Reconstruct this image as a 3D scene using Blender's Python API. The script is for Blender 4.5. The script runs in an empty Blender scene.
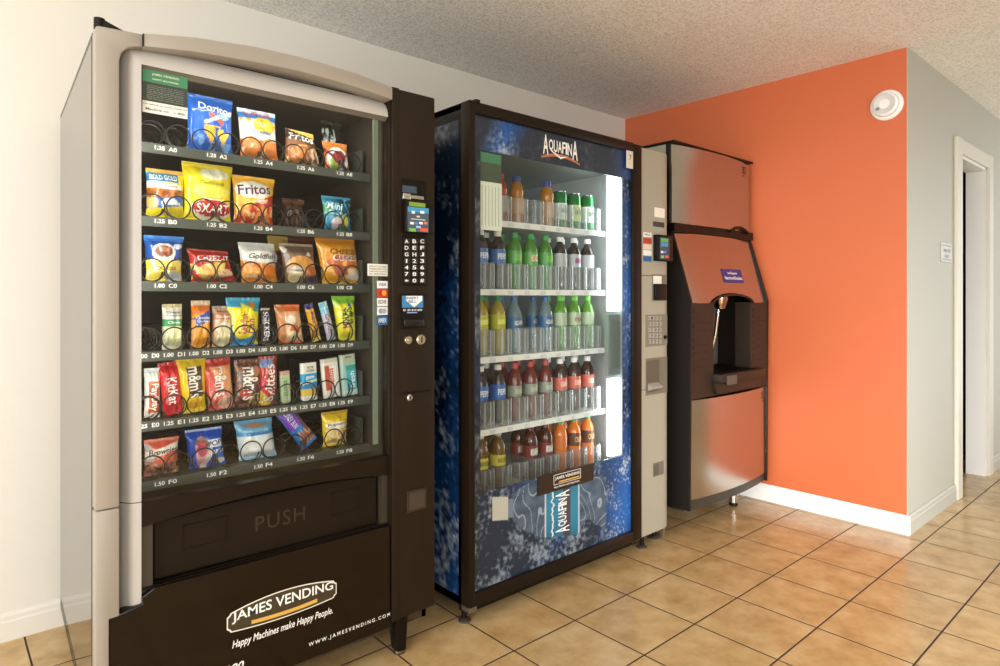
import bpy, bmesh, math, random
from mathutils import Vector, Matrix, noise
from math import sin, cos, pi, radians

random.seed(7)
C = bpy.context.scene.collection

# ------------------------------------------------------------------ camera
F_PX, HORIZON, YAW, CAM_H = 641.65, 297.0, 0.8463, 1.167
cam = bpy.data.cameras.new('camera')
cam.sensor_width = 36.0
cam.lens = F_PX / 1000 * 36
cam.shift_y = (HORIZON - 333) / 1000
cam.clip_start = 0.05
co = bpy.data.objects.new('camera', cam)
co.location = (0, 0, CAM_H)
co.rotation_euler = (pi / 2, 0, YAW - pi / 2)
C.objects.link(co)
bpy.context.scene.camera = co

# ------------------------------------------------------------------ exposure, sky and daylight
vs = bpy.context.scene.view_settings
vs.view_transform = 'Standard'
vs.look = 'None'
vs.gamma = 1.0
vs.use_curve_mapping = False
vs.exposure = -0.15

w = bpy.data.worlds.new('sky')
bpy.context.scene.world = w
w.use_nodes = True
w.node_tree.nodes['Background'].inputs[0].default_value = (0.85, 0.93, 1.0, 1)
w.node_tree.nodes['Background'].inputs[1].default_value = 1.0


def area(name, loc, aim, sx, sy, power, col=(1, 1, 1), spread=180):
    l = bpy.data.lights.new(name, 'AREA')
    l.spread = math.radians(spread)
    l.shape = 'RECTANGLE'
    l.size, l.size_y, l.energy, l.color = sx, sy, power, col
    o = bpy.data.objects.new(name, l)
    o.location = loc
    d = Vector(aim) - Vector(loc)
    o.rotation_euler = d.to_track_quat('-Z', 'Y').to_euler()
    C.objects.link(o)
    return o


# daylight through the window of the left wall, the glass front behind the camera and the hall's end, plus an added low fill
area('daylight_left_window', (-2.2, 0.3, 1.3), (2.2, 1.2, 1.6), 2.6, 1.9, 140, (0.955, 0.98, 1.0))
area('daylight_front_window', (-0.15, -1.95, 1.3), (1.6, 2.0, 1.2), 1.7, 1.9, 48, (0.955, 0.98, 1.0))
area('orange_wall_fill', (0.75, -1.9, 0.75), (3.58, 1.25, 0.15), 0.5, 0.9, 24, (0.96, 0.98, 1.0), 60)  # added fill lamp to brighten the lower orange wall, not a window
area('daylight_hall', (6.85, -0.5, 1.2), (3.0, 0.3, 0.9), 1.6, 2.1, 36, (0.86, 0.94, 1.0))


# ------------------------------------------------------------------ helpers
def lin(h):
    if isinstance(h, str):
        h = h.lstrip('#')
        v = [int(h[i:i + 2], 16) / 255 for i in (0, 2, 4)]
    else:
        v = h
    return [c / 12.92 if c <= 0.04045 else ((c + 0.055) / 1.055) ** 2.4 for c in v]


def at(u, v, Y):
    """point of the plane y = Y seen at photo pixel (u, v)"""
    r, up = (u - 500) / F_PX, (HORIZON - v) / F_PX
    dx, dy = r * sin(YAW) + cos(YAW), -r * cos(YAW) + sin(YAW)
    t = Y / dy
    return Vector((dx * t, Y, CAM_H + up * t))


MATS = {}


def mat(name, col, rough=0.5, metal=0.0, bump=0.0, bscale=200, spec=0.5, emit=0.0, coat=0.0, var=0.0, vscale=8):
    if name in MATS:
        return MATS[name]
    m = bpy.data.materials.new(name)
    m.use_nodes = True
    nt = m.node_tree
    b = nt.nodes['Principled BSDF']
    c = lin(col) + [1]
    b.inputs['Base Color'].default_value = c
    b.inputs['Roughness'].default_value = rough
    b.inputs['Metallic'].default_value = metal
    b.inputs['Specular IOR Level'].default_value = spec
    b.inputs['Coat Weight'].default_value = coat
    if emit:
        b.inputs['Emission Color'].default_value = c
        b.inputs['Emission Strength'].default_value = emit
    if bump or var:
        tc = nt.nodes.new('ShaderNodeTexCoord')
    if bump:
        n = nt.nodes.new('ShaderNodeTexNoise')
        n.inputs['Scale'].default_value = bscale
        n.inputs['Detail'].default_value = 3
        bp = nt.nodes.new('ShaderNodeBump')
        bp.inputs['Strength'].default_value = bump
        bp.inputs['Distance'].default_value = 0.004
        nt.links.new(tc.outputs['Object'], n.inputs['Vector'])
        nt.links.new(n.outputs['Fac'], bp.inputs['Height'])
        nt.links.new(bp.outputs['Normal'], b.inputs['Normal'])
    if var:
        n2 = nt.nodes.new('ShaderNodeTexNoise')
        n2.inputs['Scale'].default_value = vscale
        n2.inputs['Detail'].default_value = 4
        mx = nt.nodes.new('ShaderNodeMix')
        mx.data_type = 'RGBA'
        mx.inputs['A'].default_value = [x * (1 - var) for x in c[:3]] + [1]
        mx.inputs['B'].default_value = [min(1, x * (1 + var)) for x in c[:3]] + [1]
        nt.links.new(tc.outputs['Object'], n2.inputs['Vector'])
        nt.links.new(n2.outputs['Fac'], mx.inputs['Factor'])
        nt.links.new(mx.outputs['Result'], b.inputs['Base Color'])
    MATS[name] = m
    return m


def glass_mat(name, tint=(1, 1, 1), ior=1.45, haze=0.0, rough=0.0, hazecol=(0.8, 0.85, 0.85)):
    if name in MATS:
        return MATS[name]
    m = bpy.data.materials.new(name)
    m.use_nodes = True
    nt = m.node_tree
    nt.nodes.clear()
    out = nt.nodes.new('ShaderNodeOutputMaterial')
    tr = nt.nodes.new('ShaderNodeBsdfTransparent')
    tr.inputs[0].default_value = (*tint, 1)
    gl = nt.nodes.new('ShaderNodeBsdfGlossy')
    gl.inputs['Roughness'].default_value = rough
    # Schlick reflectance from the angle to the surface, the same on both faces of the sheet
    ge = nt.nodes.new('ShaderNodeNewGeometry')
    dt = nt.nodes.new('ShaderNodeVectorMath')
    dt.operation = 'DOT_PRODUCT'
    nt.links.new(ge.outputs['Incoming'], dt.inputs[0])
    nt.links.new(ge.outputs['Normal'], dt.inputs[1])
    prev = dt.outputs['Value']
    f0 = ((ior - 1) / (ior + 1)) ** 2 * .7
    for op, v0, v1 in (('ABSOLUTE', None, None), ('SUBTRACT', 1.0, 'p'), ('POWER', 'p', 5.0), ('MULTIPLY_ADD', 'p', 1 - f0)):
        n_ = nt.nodes.new('ShaderNodeMath')
        n_.operation = op
        if op == 'ABSOLUTE':
            nt.links.new(prev, n_.inputs[0])
        else:
            for i, x in enumerate((v0, v1)):
                if x == 'p':
                    nt.links.new(prev, n_.inputs[i])
                else:
                    n_.inputs[i].default_value = x
        if op == 'MULTIPLY_ADD':
            n_.inputs[2].default_value = f0
        prev = n_.outputs[0]
    fr = n_
    mx = nt.nodes.new('ShaderNodeMixShader')
    nt.links.new(fr.outputs[0], mx.inputs[0])
    last = tr
    if haze:
        df = nt.nodes.new('ShaderNodeBsdfDiffuse')
        df.inputs[0].default_value = (*hazecol, 1)
        m2 = nt.nodes.new('ShaderNodeMixShader')
        m2.inputs[0].default_value = haze
        nt.links.new(tr.outputs[0], m2.inputs[1])
        nt.links.new(df.outputs[0], m2.inputs[2])
        last = m2
    nt.links.new(last.outputs[0], mx.inputs[1])
    nt.links.new(gl.outputs[0], mx.inputs[2])
    nt.links.new(mx.outputs[0], out.inputs[0])
    MATS[name] = m
    return m


def print_mat(name, rough=0.35, coat=0.0, bump=0.0, metal=0.0):
    """printed surface: the ink colours are stored on the mesh"""
    if name in MATS:
        return MATS[name]
    m = mat(name, '808080', rough, metal, coat=coat)
    nt = m.node_tree
    a = nt.nodes.new('ShaderNodeAttribute')
    a.attribute_name = 'ink'
    nt.links.new(a.outputs['Color'], nt.nodes['Principled BSDF'].inputs['Base Color'])
    return m


def origin(p):
    o = Vector((0, 0, 0))
    while p is not None:
        o += p.location
        p = p.parent
    return o


class MB:
    """collects shapes in world coordinates and links them as ONE mesh object"""

    def __init__(s):
        s.v, s.f, s.c = [], [], None

    def add(s, vs_, fs):
        n = len(s.v)
        s.v += [Vector(p) for p in vs_]
        s.f += [tuple(i + n for i in f) for f in fs]
        return s

    def box(s, x0, x1, y0, y1, z0, z1, bev=0.0, seg=2):
        bm = bmesh.new()
        bmesh.ops.create_cube(bm, size=1)
        for p in bm.verts:
            p.co = Vector(((x0 + x1) / 2 + p.co.x * (x1 - x0), (y0 + y1) / 2 + p.co.y * (y1 - y0), (z0 + z1) / 2 + p.co.z * (z1 - z0)))
        if bev:
            bmesh.ops.bevel(bm, geom=list(bm.edges), offset=bev, segments=seg, affect='EDGES', profile=0.5)
        return s.bm(bm)

    def bm(s, bm):
        bm.verts.index_update()
        s.add([p.co.copy() for p in bm.verts], [[q.index for q in f.verts] for f in bm.faces])
        bm.free()
        return s

    def prism(s, poly, a0, a1, axis='y', bev=0.0):
        """poly in the plane across axis: y -> (x,z), x -> (y,z), z -> (x,y)"""
        def P(p, a):
            return {'y': (p[0], a, p[1]), 'x': (a, p[0], p[1]), 'z': (p[0], p[1], a)}[axis]
        bm = bmesh.new()
        va = [bm.verts.new(P(p, a0)) for p in poly]
        vb = [bm.verts.new(P(p, a1)) for p in poly]
        bm.faces.new(va)
        bm.faces.new(vb[::-1])
        n = len(poly)
        for i in range(n):
            bm.faces.new((va[i], vb[i], vb[(i + 1) % n], va[(i + 1) % n]))
        bmesh.ops.recalc_face_normals(bm, faces=bm.faces)
        if bev:
            ed = [e for e in bm.edges if len(e.link_faces) == 2 and e.calc_face_angle(0) > 0.5]
            bmesh.ops.bevel(bm, geom=ed, offset=bev, segments=2, affect='EDGES', profile=0.5)
        return s.bm(bm)

    def tube(s, pts, r, n=8, cap=True):
        pts = [Vector(p) for p in pts]
        rings, up = [], None
        for i, p in enumerate(pts):
            t = (pts[min(i + 1, len(pts) - 1)] - pts[max(i - 1, 0)]).normalized()
            if up is None:
                up = t.orthogonal().normalized()
            up = (up - t * up.dot(t)).normalized()
            b = t.cross(up)
            rr = r[i] if isinstance(r, (list, tuple)) else r
            rings.append([p + (up * cos(2 * pi * k / n) + b * sin(2 * pi * k / n)) * rr for k in range(n)])
        vs_ = [q for ring in rings for q in ring]
        fs = []
        for i in range(len(pts) - 1):
            for k in range(n):
                fs.append((i * n + k, i * n + (k + 1) % n, (i + 1) * n + (k + 1) % n, (i + 1) * n + k))
        if cap:
            fs.append(tuple(range(n))[::-1])
            fs.append(tuple((len(pts) - 1) * n + k for k in range(n)))
        return s.add(vs_, fs)

    def lathe(s, prof, c, axis='z', n=24):
        """prof: (radius, distance along axis)"""
        vs_, fs = [], []
        for (r, z) in prof:
            for k in range(n):
                a = 2 * pi * k / n
                p = {'z': (r * cos(a), r * sin(a), z), 'y': (r * cos(a), z, r * sin(a)), 'x': (z, r * cos(a), r * sin(a))}[axis]
                vs_.append(Vector(p) + Vector(c))
        m = len(prof)
        for i in range(m - 1):
            for k in range(n):
                fs.append((i * n + k, i * n + (k + 1) % n, (i + 1) * n + (k + 1) % n, (i + 1) * n + k))
        if prof[0][0] > 1e-5:
            fs.append(tuple(range(n))[::-1])
        if prof[-1][0] > 1e-5:
            fs.append(tuple((m - 1) * n + k for k in range(n)))
        return s.add(vs_, fs)

    def grid(s, fn, nu, nv):
        vs_ = [fn(i / nu, j / nv) for j in range(nv + 1) for i in range(nu + 1)]
        fs = [(j * (nu + 1) + i, j * (nu + 1) + i + 1, (j + 1) * (nu + 1) + i + 1, (j + 1) * (nu + 1) + i) for j in range(nv) for i in range(nu)]
        return s.add(vs_, fs)

    def build(s, name, m, parent=None, smooth=False, loc=None, fix=True, inks=None, mesh_only=False):
        me = bpy.data.meshes.new(name)
        o0 = origin(parent) + (Vector(loc) if loc is not None else Vector((0, 0, 0)))
        me.from_pydata([p - o0 for p in s.v], [], s.f)
        if fix:
            bm = bmesh.new()
            bm.from_mesh(me)
            bmesh.ops.recalc_face_normals(bm, faces=bm.faces)
            bm.to_mesh(me)
            bm.free()
        me.materials.append(m)
        if inks:
            ca = me.color_attributes.new('ink', 'FLOAT_COLOR', 'POINT')
            ca.data.foreach_set('color', [x for c in inks for x in (*c, 1.0)])
        if smooth:
            me.polygons.foreach_set('use_smooth', [True] * len(me.polygons))
            try:
                me.set_sharp_from_angle(angle=radians(smooth if smooth > 1 else 40))
            except Exception:
                pass
        if mesh_only:
            return me
        return link(name, me, parent, loc)


def link(name, me, parent=None, loc=None):
    o = bpy.data.objects.new(name, me)
    if loc is not None:
        o.location = loc
    o.parent = parent
    C.objects.link(o)
    return o


def thing(name, label, cat, loc=(0, 0, 0), group=None):
    o = bpy.data.objects.new(name, None)
    o.location = loc
    o.empty_display_size = 0.05
    C.objects.link(o)
    return tag(o, label, cat, group)


def tag(o, label, cat, group=None):
    o['label'], o['category'] = label, cat
    if group:
        o['group'] = group
    return o


def struct(name, mb, m, **k):
    o = mb.build(name, m, **k)
    o['kind'] = 'structure'
    return o


TXT = {}


def text2d(body, bold=0.0, shear=0.0, space=1.0):
    key = (body, bold, shear, space)
    if key not in TXT:
        cu = bpy.data.curves.new('t', 'FONT')
        cu.body, cu.offset, cu.shear, cu.space_character, cu.resolution_u = body, min(bold, .016), shear, space, 3
        o = bpy.data.objects.new('t', cu)
        C.objects.link(o)
        dg = bpy.context.evaluated_depsgraph_get()
        dg.update()
        me = o.evaluated_get(dg).to_mesh()
        v = [(p.co.x, p.co.y) for p in me.vertices]
        f = [tuple(p.vertices) for p in me.polygons]
        o.evaluated_get(dg).to_mesh_clear()
        bpy.data.objects.remove(o)
        bpy.data.curves.remove(cu)
        x0, x1 = min(p[0] for p in v), max(p[0] for p in v)
        y0, y1 = min(p[1] for p in v), max(p[1] for p in v)
        TXT[key] = ([((p[0] - x0) / (x1 - x0) - 0.5, (p[1] - y0) / (y1 - y0) - 0.5) for p in v], f)
    return TXT[key]


def add_text(mb, body, cx, cz, tw, th, ysurf, rot=0.0, bold=0.015, shear=0.0, space=1.0, off=0.0008, warp=None):
    v, f = text2d(body, bold, shear, space)
    out = []
    for (a, b) in v:
        if warp:
            a, b = warp(a, b)
        x, z = a * tw, b * th
        x, z = cx + x * cos(rot) - z * sin(rot), cz + x * sin(rot) + z * cos(rot)
        y = ysurf(x, z) if callable(ysurf) else ysurf
        out.append((x, y - off, z))
    mb.add(out, f)


def lettering(name, m, parent, *a, **k):
    mb = MB()
    add_text(mb, *a, **k)
    return mb.build(name, m, parent, fix=False)


# ------------------------------------------------------------------ shared materials
def floor_mat():
    m = mat('ceramic_floor_tile', 'c8996a', 0.28)
    nt = m.node_tree
    N, L = nt.nodes.new, nt.links.new
    b = nt.nodes['Principled BSDF']
    tc = N('ShaderNodeTexCoord')
    mp = N('ShaderNodeMapping')
    mp.inputs['Location'].default_value = (-2.3374 / 0.3, -0.9543 / 0.3, 0)
    mp.inputs['Scale'].default_value = (1 / 0.3, 1 / 0.3, 1)
    L(tc.outputs['Object'], mp.inputs['Vector'])
    sp = N('ShaderNodeSeparateXYZ')
    L(mp.outputs[0], sp.inputs[0])

    def mth(op, a, bb=None):
        n = N('ShaderNodeMath')
        n.operation = op
        for i, x in enumerate((a, bb)):
            if x is None:
                continue
            if isinstance(x, (int, float)):
                n.inputs[i].default_value = x
            else:
                L(x, n.inputs[i])
        return n.outputs[0]
    def edge(c):
        f = mth('FRACT', c)
        return mth('MINIMUM', f, mth('SUBTRACT', 1.0, f))
    d = mth('MINIMUM', edge(sp.outputs[0]), edge(sp.outputs[1]))
    mr = N('ShaderNodeMapRange')
    mr.inputs['From Min'].default_value = 0.0075
    mr.inputs['From Max'].default_value = 0.0125
    L(d, mr.inputs['Value'])
    fl = N('ShaderNodeVectorMath')
    fl.operation = 'FLOOR'
    L(mp.outputs[0], fl.inputs[0])
    wn = N('ShaderNodeTexWhiteNoise')
    L(fl.outputs[0], wn.inputs['Vector'])
    add = N('ShaderNodeVectorMath')
    add.operation = 'MULTIPLY_ADD'
    add.inputs[1].default_value = (9, 9, 9)
    L(wn.outputs['Color'], add.inputs[0])
    L(tc.outputs['Object'], add.inputs[2])
    n1 = N('ShaderNodeTexNoise')
    n1.inputs['Scale'].default_value = 9
    n1.inputs['Detail'].default_value = 6
    n1.inputs['Roughness'].default_value = 0.62
    L(add.outputs[0], n1.inputs['Vector'])
    cr = N('ShaderNodeValToRGB')
    e = cr.color_ramp.elements
    e[0].position, e[0].color = 0.3, (*lin('b3905c'), 1)
    e[1].position, e[1].color = 0.72, (*lin('d6b888'), 1)
    k = cr.color_ramp.elements.new(0.5)
    k.color = (*lin('c8a672'), 1)
    L(n1.outputs['Fac'], cr.inputs[0])
    hv = N('ShaderNodeHueSaturation')
    L(cr.outputs[0], hv.inputs['Color'])
    mv = N('ShaderNodeMapRange')
    mv.inputs['To Min'].default_value, mv.inputs['To Max'].default_value = 0.95, 1.03
    L(wn.outputs['Value'], mv.inputs['Value'])
    L(mv.outputs[0], hv.inputs['Value'])
    mx = N('ShaderNodeMix')
    mx.data_type = 'RGBA'
    mx.inputs['A'].default_value = (*lin('3c2c1c'), 1)
    L(mr.outputs[0], mx.inputs['Factor'])
    L(hv.outputs[0], mx.inputs['B'])
    L(mx.outputs['Result'], b.inputs['Base Color'])
    rr = N('ShaderNodeMapRange')
    rr.inputs['To Min'].default_value, rr.inputs['To Max'].default_value = 0.8, 0.24
    L(mr.outputs[0], rr.inputs['Value'])
    L(rr.outputs[0], b.inputs['Roughness'])
    bp = N('ShaderNodeBump')
    bp.inputs['Strength'].default_value = 0.35
    bp.inputs['Distance'].default_value = 0.003
    hsum = mth('MULTIPLY_ADD', n1.outputs['Fac'], 0.25)
    nt.nodes[-1].inputs[2].default_value = 0
    L(mr.outputs[0], nt.nodes[-1].inputs[2]) if nt.nodes[-1].type == 'MATH' else None
    L(hsum, bp.inputs['Height'])
    L(bp.outputs[0], b.inputs['Normal'])
    return m


def ceiling_mat():
    m = mat('textured_ceiling_tile', 'cfc3b0', 0.95)
    nt = m.node_tree
    N, L = nt.nodes.new, nt.links.new
    b = nt.nodes['Principled BSDF']
    tc = N('ShaderNodeTexCoord')
    n1 = N('ShaderNodeTexNoise')
    n1.inputs['Scale'].default_value = 105
    n1.inputs['Detail'].default_value = 3
    L(tc.outputs['Object'], n1.inputs['Vector'])
    cr = N('ShaderNodeValToRGB')
    e = cr.color_ramp.elements
    e[0].position, e[0].color = 0.33, (*lin('d6cfc3'), 1)
    e[1].position, e[1].color = 0.6, (*lin('faf7f0'), 1)
    L(n1.outputs['Fac'], cr.inputs[0])
    bk = N('ShaderNodeTexBrick')
    bk.offset = 0.5
    bk.inputs['Color1'].default_value = bk.inputs['Color2'].default_value = (0, 0, 0, 1)
    bk.inputs['Mortar'].default_value = (1, 1, 1, 1)
    bk.inputs['Scale'].default_value = 1
    bk.inputs['Mortar Size'].default_value = 0.0085
    bk.inputs['Mortar Smooth'].default_value = 0.5
    bk.inputs['Brick Width'].default_value = 0.86
    bk.inputs['Row Height'].default_value = 0.43
    mp = N('ShaderNodeMapping')
    mp.inputs['Rotation'].default_value = (0, 0, pi / 2)
    mp.inputs['Location'].default_value = (0.1, 0.07, 0)
    L(tc.outputs['Object'], mp.inputs['Vector'])
    L(mp.outputs[0], bk.inputs['Vector'])
    mx = N('ShaderNodeMix')
    mx.data_type = 'RGBA'
    mx.inputs['B'].default_value = (*lin('f6f1e8'), 1)
    ml = N('ShaderNodeMath')
    ml.operation = 'MULTIPLY'
    ml.inputs[1].default_value = 0.8
    L(bk.outputs['Color'], ml.inputs[0])
    L(ml.outputs[0], mx.inputs['Factor'])
    L(cr.outputs[0], mx.inputs['A'])
    L(mx.outputs['Result'], b.inputs['Base Color'])
    bp = N('ShaderNodeBump')
    bp.inputs['Strength'].default_value = 0.5
    bp.inputs['Distance'].default_value = 0.005
    L(n1.outputs['Fac'], bp.inputs['Height'])
    L(bp.outputs[0], b.inputs['Normal'])
    return m


def steel_mat():
    m = mat('brushed_steel', 'bab5ad', 0.2, 1.0)
    nt = m.node_tree
    N, L = nt.nodes.new, nt.links.new
    b = nt.nodes['Principled BSDF']
    tc = N('ShaderNodeTexCoord')
    mp = N('ShaderNodeMapping')
    mp.inputs['Scale'].default_value = (300, 300, 4)
    n1 = N('ShaderNodeTexNoise')
    n1.inputs['Scale'].default_value = 1
    n1.inputs['Detail'].default_value = 2
    L(tc.outputs['Object'], mp.inputs[0])
    L(mp.outputs[0], n1.inputs['Vector'])
    r = N('ShaderNodeMapRange')
    r.inputs['To Min'].default_value, r.inputs['To Max'].default_value = 0.16, 0.3
    L(n1.outputs['Fac'], r.inputs['Value'])
    L(r.outputs[0], b.inputs['Roughness'])
    return m


M_floor, M_ceil, M_steel = floor_mat(), ceiling_mat(), steel_mat()
M_cream = mat('cream_wall_paint', 'dfd9cc', 0.6, bump=0.12, bscale=60)
M_orange = mat('orange_wall_paint', 'cc693e', 0.5, bump=0.1, bscale=60)
M_greige = mat('grey_wall_paint', 'b9b6aa', 0.6, bump=0.1, bscale=60)
M_white = mat('white_trim_paint', 'f0eee8', 0.4)
M_creamtrim = mat('cream_trim_paint', 'd6d1c2', 0.45)
M_darkroom = mat('unlit_room_shade', '14110e', 0.8)  # near-black colour stands in for the darkness of the unlit room
M_black = mat('black_plastic', '140f0b', 0.33, spec=0.2)
M_brown = mat('dark_brown_metal', '20170f', 0.32, spec=0.14)
M_gloss = mat('glossy_brown_panel', '180f08', 0.1, spec=0.3)
M_dark = mat('dark_interior', '342c20', 0.6)
M_silver = mat('silver_plastic', '998f82', 0.4, 0.0)
M_silver2 = mat('pale_silver_plastic', 'b5afa6', 0.38, 0.0)
M_chrome = mat('chrome', 'd8d5cf', 0.15, 1.0)
M_wire = mat('coil_wire', '3a362f', 0.3, 0.6)
M_wlet = mat('white_lettering', 'f2efe8', 0.5)
M_glass = glass_mat('clear_glass', (0.97, 0.985, 0.975), 1.45)
M_tray = mat('tray_metal', '4d5048', 0.4, 0.3)
M_print = print_mat('printed_foil', 0.22, coat=0.4)
M_graphic = print_mat('printed_graphic', 0.25)

# ------------------------------------------------------------------ room
XW, YB, YR, HC = 3.586, 2.747, 1.033, 2.394
XL, YF, XE = -2.35, -2.05, 7.0

struct('floor', MB().box(XL - .1, XE + .1, YF - .1, YB + .1, -0.1, 0.0), M_floor)
struct('ceiling', MB().box(XL - .1, XE + .1, YF - .1, YB + .1, HC, HC + 0.1), M_ceil)
struct('wall_back', MB().box(XL - .1, XW + 0.3, YB, YB + 0.1, 0, HC), M_cream)
struct('wall_right', MB().box(XW, XW + 0.01, YR + 0.003, YB, 0, HC), M_orange)
DX0, DX1, DZ = 4.50, 5.14, 2.0
struct('wall_far', MB().box(XW + .0006, DX0, YR, YR + .1, 0, HC).box(DX1, XE, YR, YR + .1, 0, HC).box(DX0, DX1, YR, YR + .1, DZ, HC), M_greige)
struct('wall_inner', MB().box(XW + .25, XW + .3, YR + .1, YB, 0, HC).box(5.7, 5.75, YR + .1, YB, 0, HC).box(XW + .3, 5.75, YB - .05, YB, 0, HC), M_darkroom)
# walls behind and beside the camera, with the window openings the daylight comes through
struct('wall_left', MB().box(XL - .1, XL, YF, -1.1, 0, HC).box(XL - .1, XL, 1.7, YB, 0, HC).box(XL - .1, XL, -1.1, 1.7, 0, .35).box(XL - .1, XL, -1.1, 1.7, 2.3, HC), M_cream)
struct('wall_front', MB().box(XL, -1.05, YF - .1, YF, 0, HC).box(1.05, XE, YF - .1, YF, 0, HC).box(-1.05, 1.05, YF - .1, YF, 0, .25).box(-1.05, 1.05, YF - .1, YF, 2.3, HC), M_cream)
struct('wall_hall', MB().box(XE, XE + .1, YF, -1.35, 0, HC).box(XE, XE + .1, .4, YR, 0, HC).box(XE, XE + .1, -1.35, .4, 2.3, HC), M_cream)


def frame_x(name, x, y0, y1, z0, z1):
    b = MB()
    for (a, c, d, e) in ((y0, y0 + .06, z0, z1), (y1 - .06, y1, z0, z1), (y0 + .06, y1 - .06, z0, z0 + .06), (y0 + .06, y1 - .06, z1 - .06, z1), ((y0 + y1) / 2 - .03, (y0 + y1) / 2 + .03, z0 + .06, z1 - .06)):
        b.box(x - .03, x + .03, a, c, d, e)
    struct(name, b, M_white)


frame_x('window_1', XL - .05, -1.1, 1.7, .35, 2.3)
frame_x('door_2', XE + .05, -1.35, .4, 0, 2.3)
b = MB()
for (a, c, d, e) in ((-1.05, -.99, .25, 2.3), (.99, 1.05, .25, 2.3), (-.99, .99, .25, .31), (-.99, .99, 2.24, 2.3), (-.03, .03, .31, 2.24)):
    b.box(a, c, YF - .08, YF - .02, d, e)
struct('window_2', b, M_white)

# baseboards: one moulded profile, height then depth
BBP = [(0, 0), (0.013, 0), (0.013, 0.064), (0.010, 0.07), (0.010, 0.083), (0.004, 0.094), (0, 0.094)]
struct('baseboard_back', MB().prism([(YB - d, z) for d, z in BBP], XL, XW - .014, 'x'), M_cream)
struct('baseboard_right', MB().prism([(XW - d, z) for d, z in BBP], YR - .013, YB, 'y'), M_white)
struct('baseboard_far', MB().prism([(YR - d, z) for d, z in BBP], XW + .001, DX0 - .105, 'x').prism([(YR - d, z) for d, z in BBP], DX1 + .105, XE, 'x'), M_greige)

# door casing and lining
cas = MB()
for x0, x1 in ((DX0 - .1, DX0 - .005), (DX1 + .005, DX1 + .1)):
    cas.box(x0, x1, YR - .022, YR, 0, DZ + .09, .004)
cas.box(DX0 - .005, DX1 + .005, YR - .02, YR, DZ + .004, DZ + .088, .003)
struct('trim_1', cas, M_creamtrim)
jm = MB().box(DX0 - .005, DX0 + .012, YR - .002, YR + .105, 0, DZ).box(DX1 - .012, DX1 + .005, YR - .002, YR + .105, 0, DZ).box(DX0, DX1, YR - .002, YR + .105, DZ - .012, DZ + .005)
struct('door_1', jm, M_white)

# ------------------------------------------------------------------ snack vending machine
SX0, SX1, SY = 0.285, 1.258, 1.76          # door left edge, column right edge, door face
snack = thing('snack_vending_machine', 'tall snack vending machine with glass front and silver arched door, at the left', 'vending machine', (0.77, 2.2, 0))

cab = MB()
# shell: left side runs in a little towards the back, then right side, back, top, bottom
cab.prism([(0.287, 1.80), (0.335, 2.69), (0.355, 2.69), (0.33, 1.80)], 0.085, 1.80, 'z')
cab.box(1.24, 1.256, 1.80, 2.69, 0.085, 1.80)
cab.prism([(0.287, 1.80), (0.335, 2.69), (1.256, 2.69), (1.256, 1.80)], 1.785, 1.80, 'z')
cab.prism([(0.287, 1.80), (0.335, 2.69), (1.256, 2.69), (1.256, 1.80)], 0.085, 0.13, 'z')
cab.box(0.335, 1.256, 2.67, 2.69, 0.085, 1.80)
cab.build('cabinet', mat('glossy_side_panel', '2b2620', 0.07, spec=0.9), snack)
ins = MB().box(0.345, 0.355, 1.82, 2.6, 0.42, 1.78).box(1.10, 1.112, 1.82, 2.6, 0.42, 1.78).box(0.355, 1.10, 2.59, 2.6, 0.42, 1.78).box(0.355, 1.10, 1.82, 2.59, 1.772, 1.782).box(0.355, 1.10, 1.82, 2.59, 0.42, 0.43)
ins.build('interior_liner', M_dark, snack)
MB().box(0.2862, 0.2945, 1.786, 1.803, 0.10, 1.79).build('gasket', mat('black_rubber', '0f0d0b', 0.6), snack)

# silver door frame: left post, arched top rail with rounded inner corner
ARC_T = [(0.385, 1.808), (0.5, 1.829), (0.648, 1.845), (0.776, 1.849), (0.868, 1.848), (0.967, 1.843), (1.061, 1.832), (1.088, 1.827)]
ARC_B = [(1.088, 1.789), (0.967, 1.801), (0.868, 1.806), (0.776, 1.808), (0.648, 1.803), (0.5, 1.792), (0.385, 1.776)]
b = MB()
b.prism([(0.285, 0.666), (0.285, 1.795), (0.289, 1.803), (0.385, 1.808), (0.385, 1.776), (0.37, 1.774), (0.352, 1.766), (0.34, 1.752), (0.335, 1.733), (0.335, 0.666)], SY - .012, 1.786, 'y', bev=0.004)
b.build('door_post', M_silver, snack, smooth=30)
b = MB().prism([(0.285, 0.10), (0.285, 0.664), (0.335, 0.664), (0.335, 0.405), (0.3135, 0.405), (0.3135, 0.10)], SY - .012, 1.786, 'y', bev=0.004)
b.build('door_post', M_silver, snack, smooth=30)
b = MB().prism(ARC_T + ARC_B, SY - .02, SY + .075, 'y', bev=0.003)
b.build('arched_rail', M_silver, snack, smooth=30)


# hollow bevel inside the frame, left and top
def hol(i, z):
    q_ = max(0.0, min(1.0, (z - 1.739) / 0.075))
    return SY + 0.004 + 0.065 * max((1 - i) ** 2.3, q_ ** 2.3)


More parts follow.
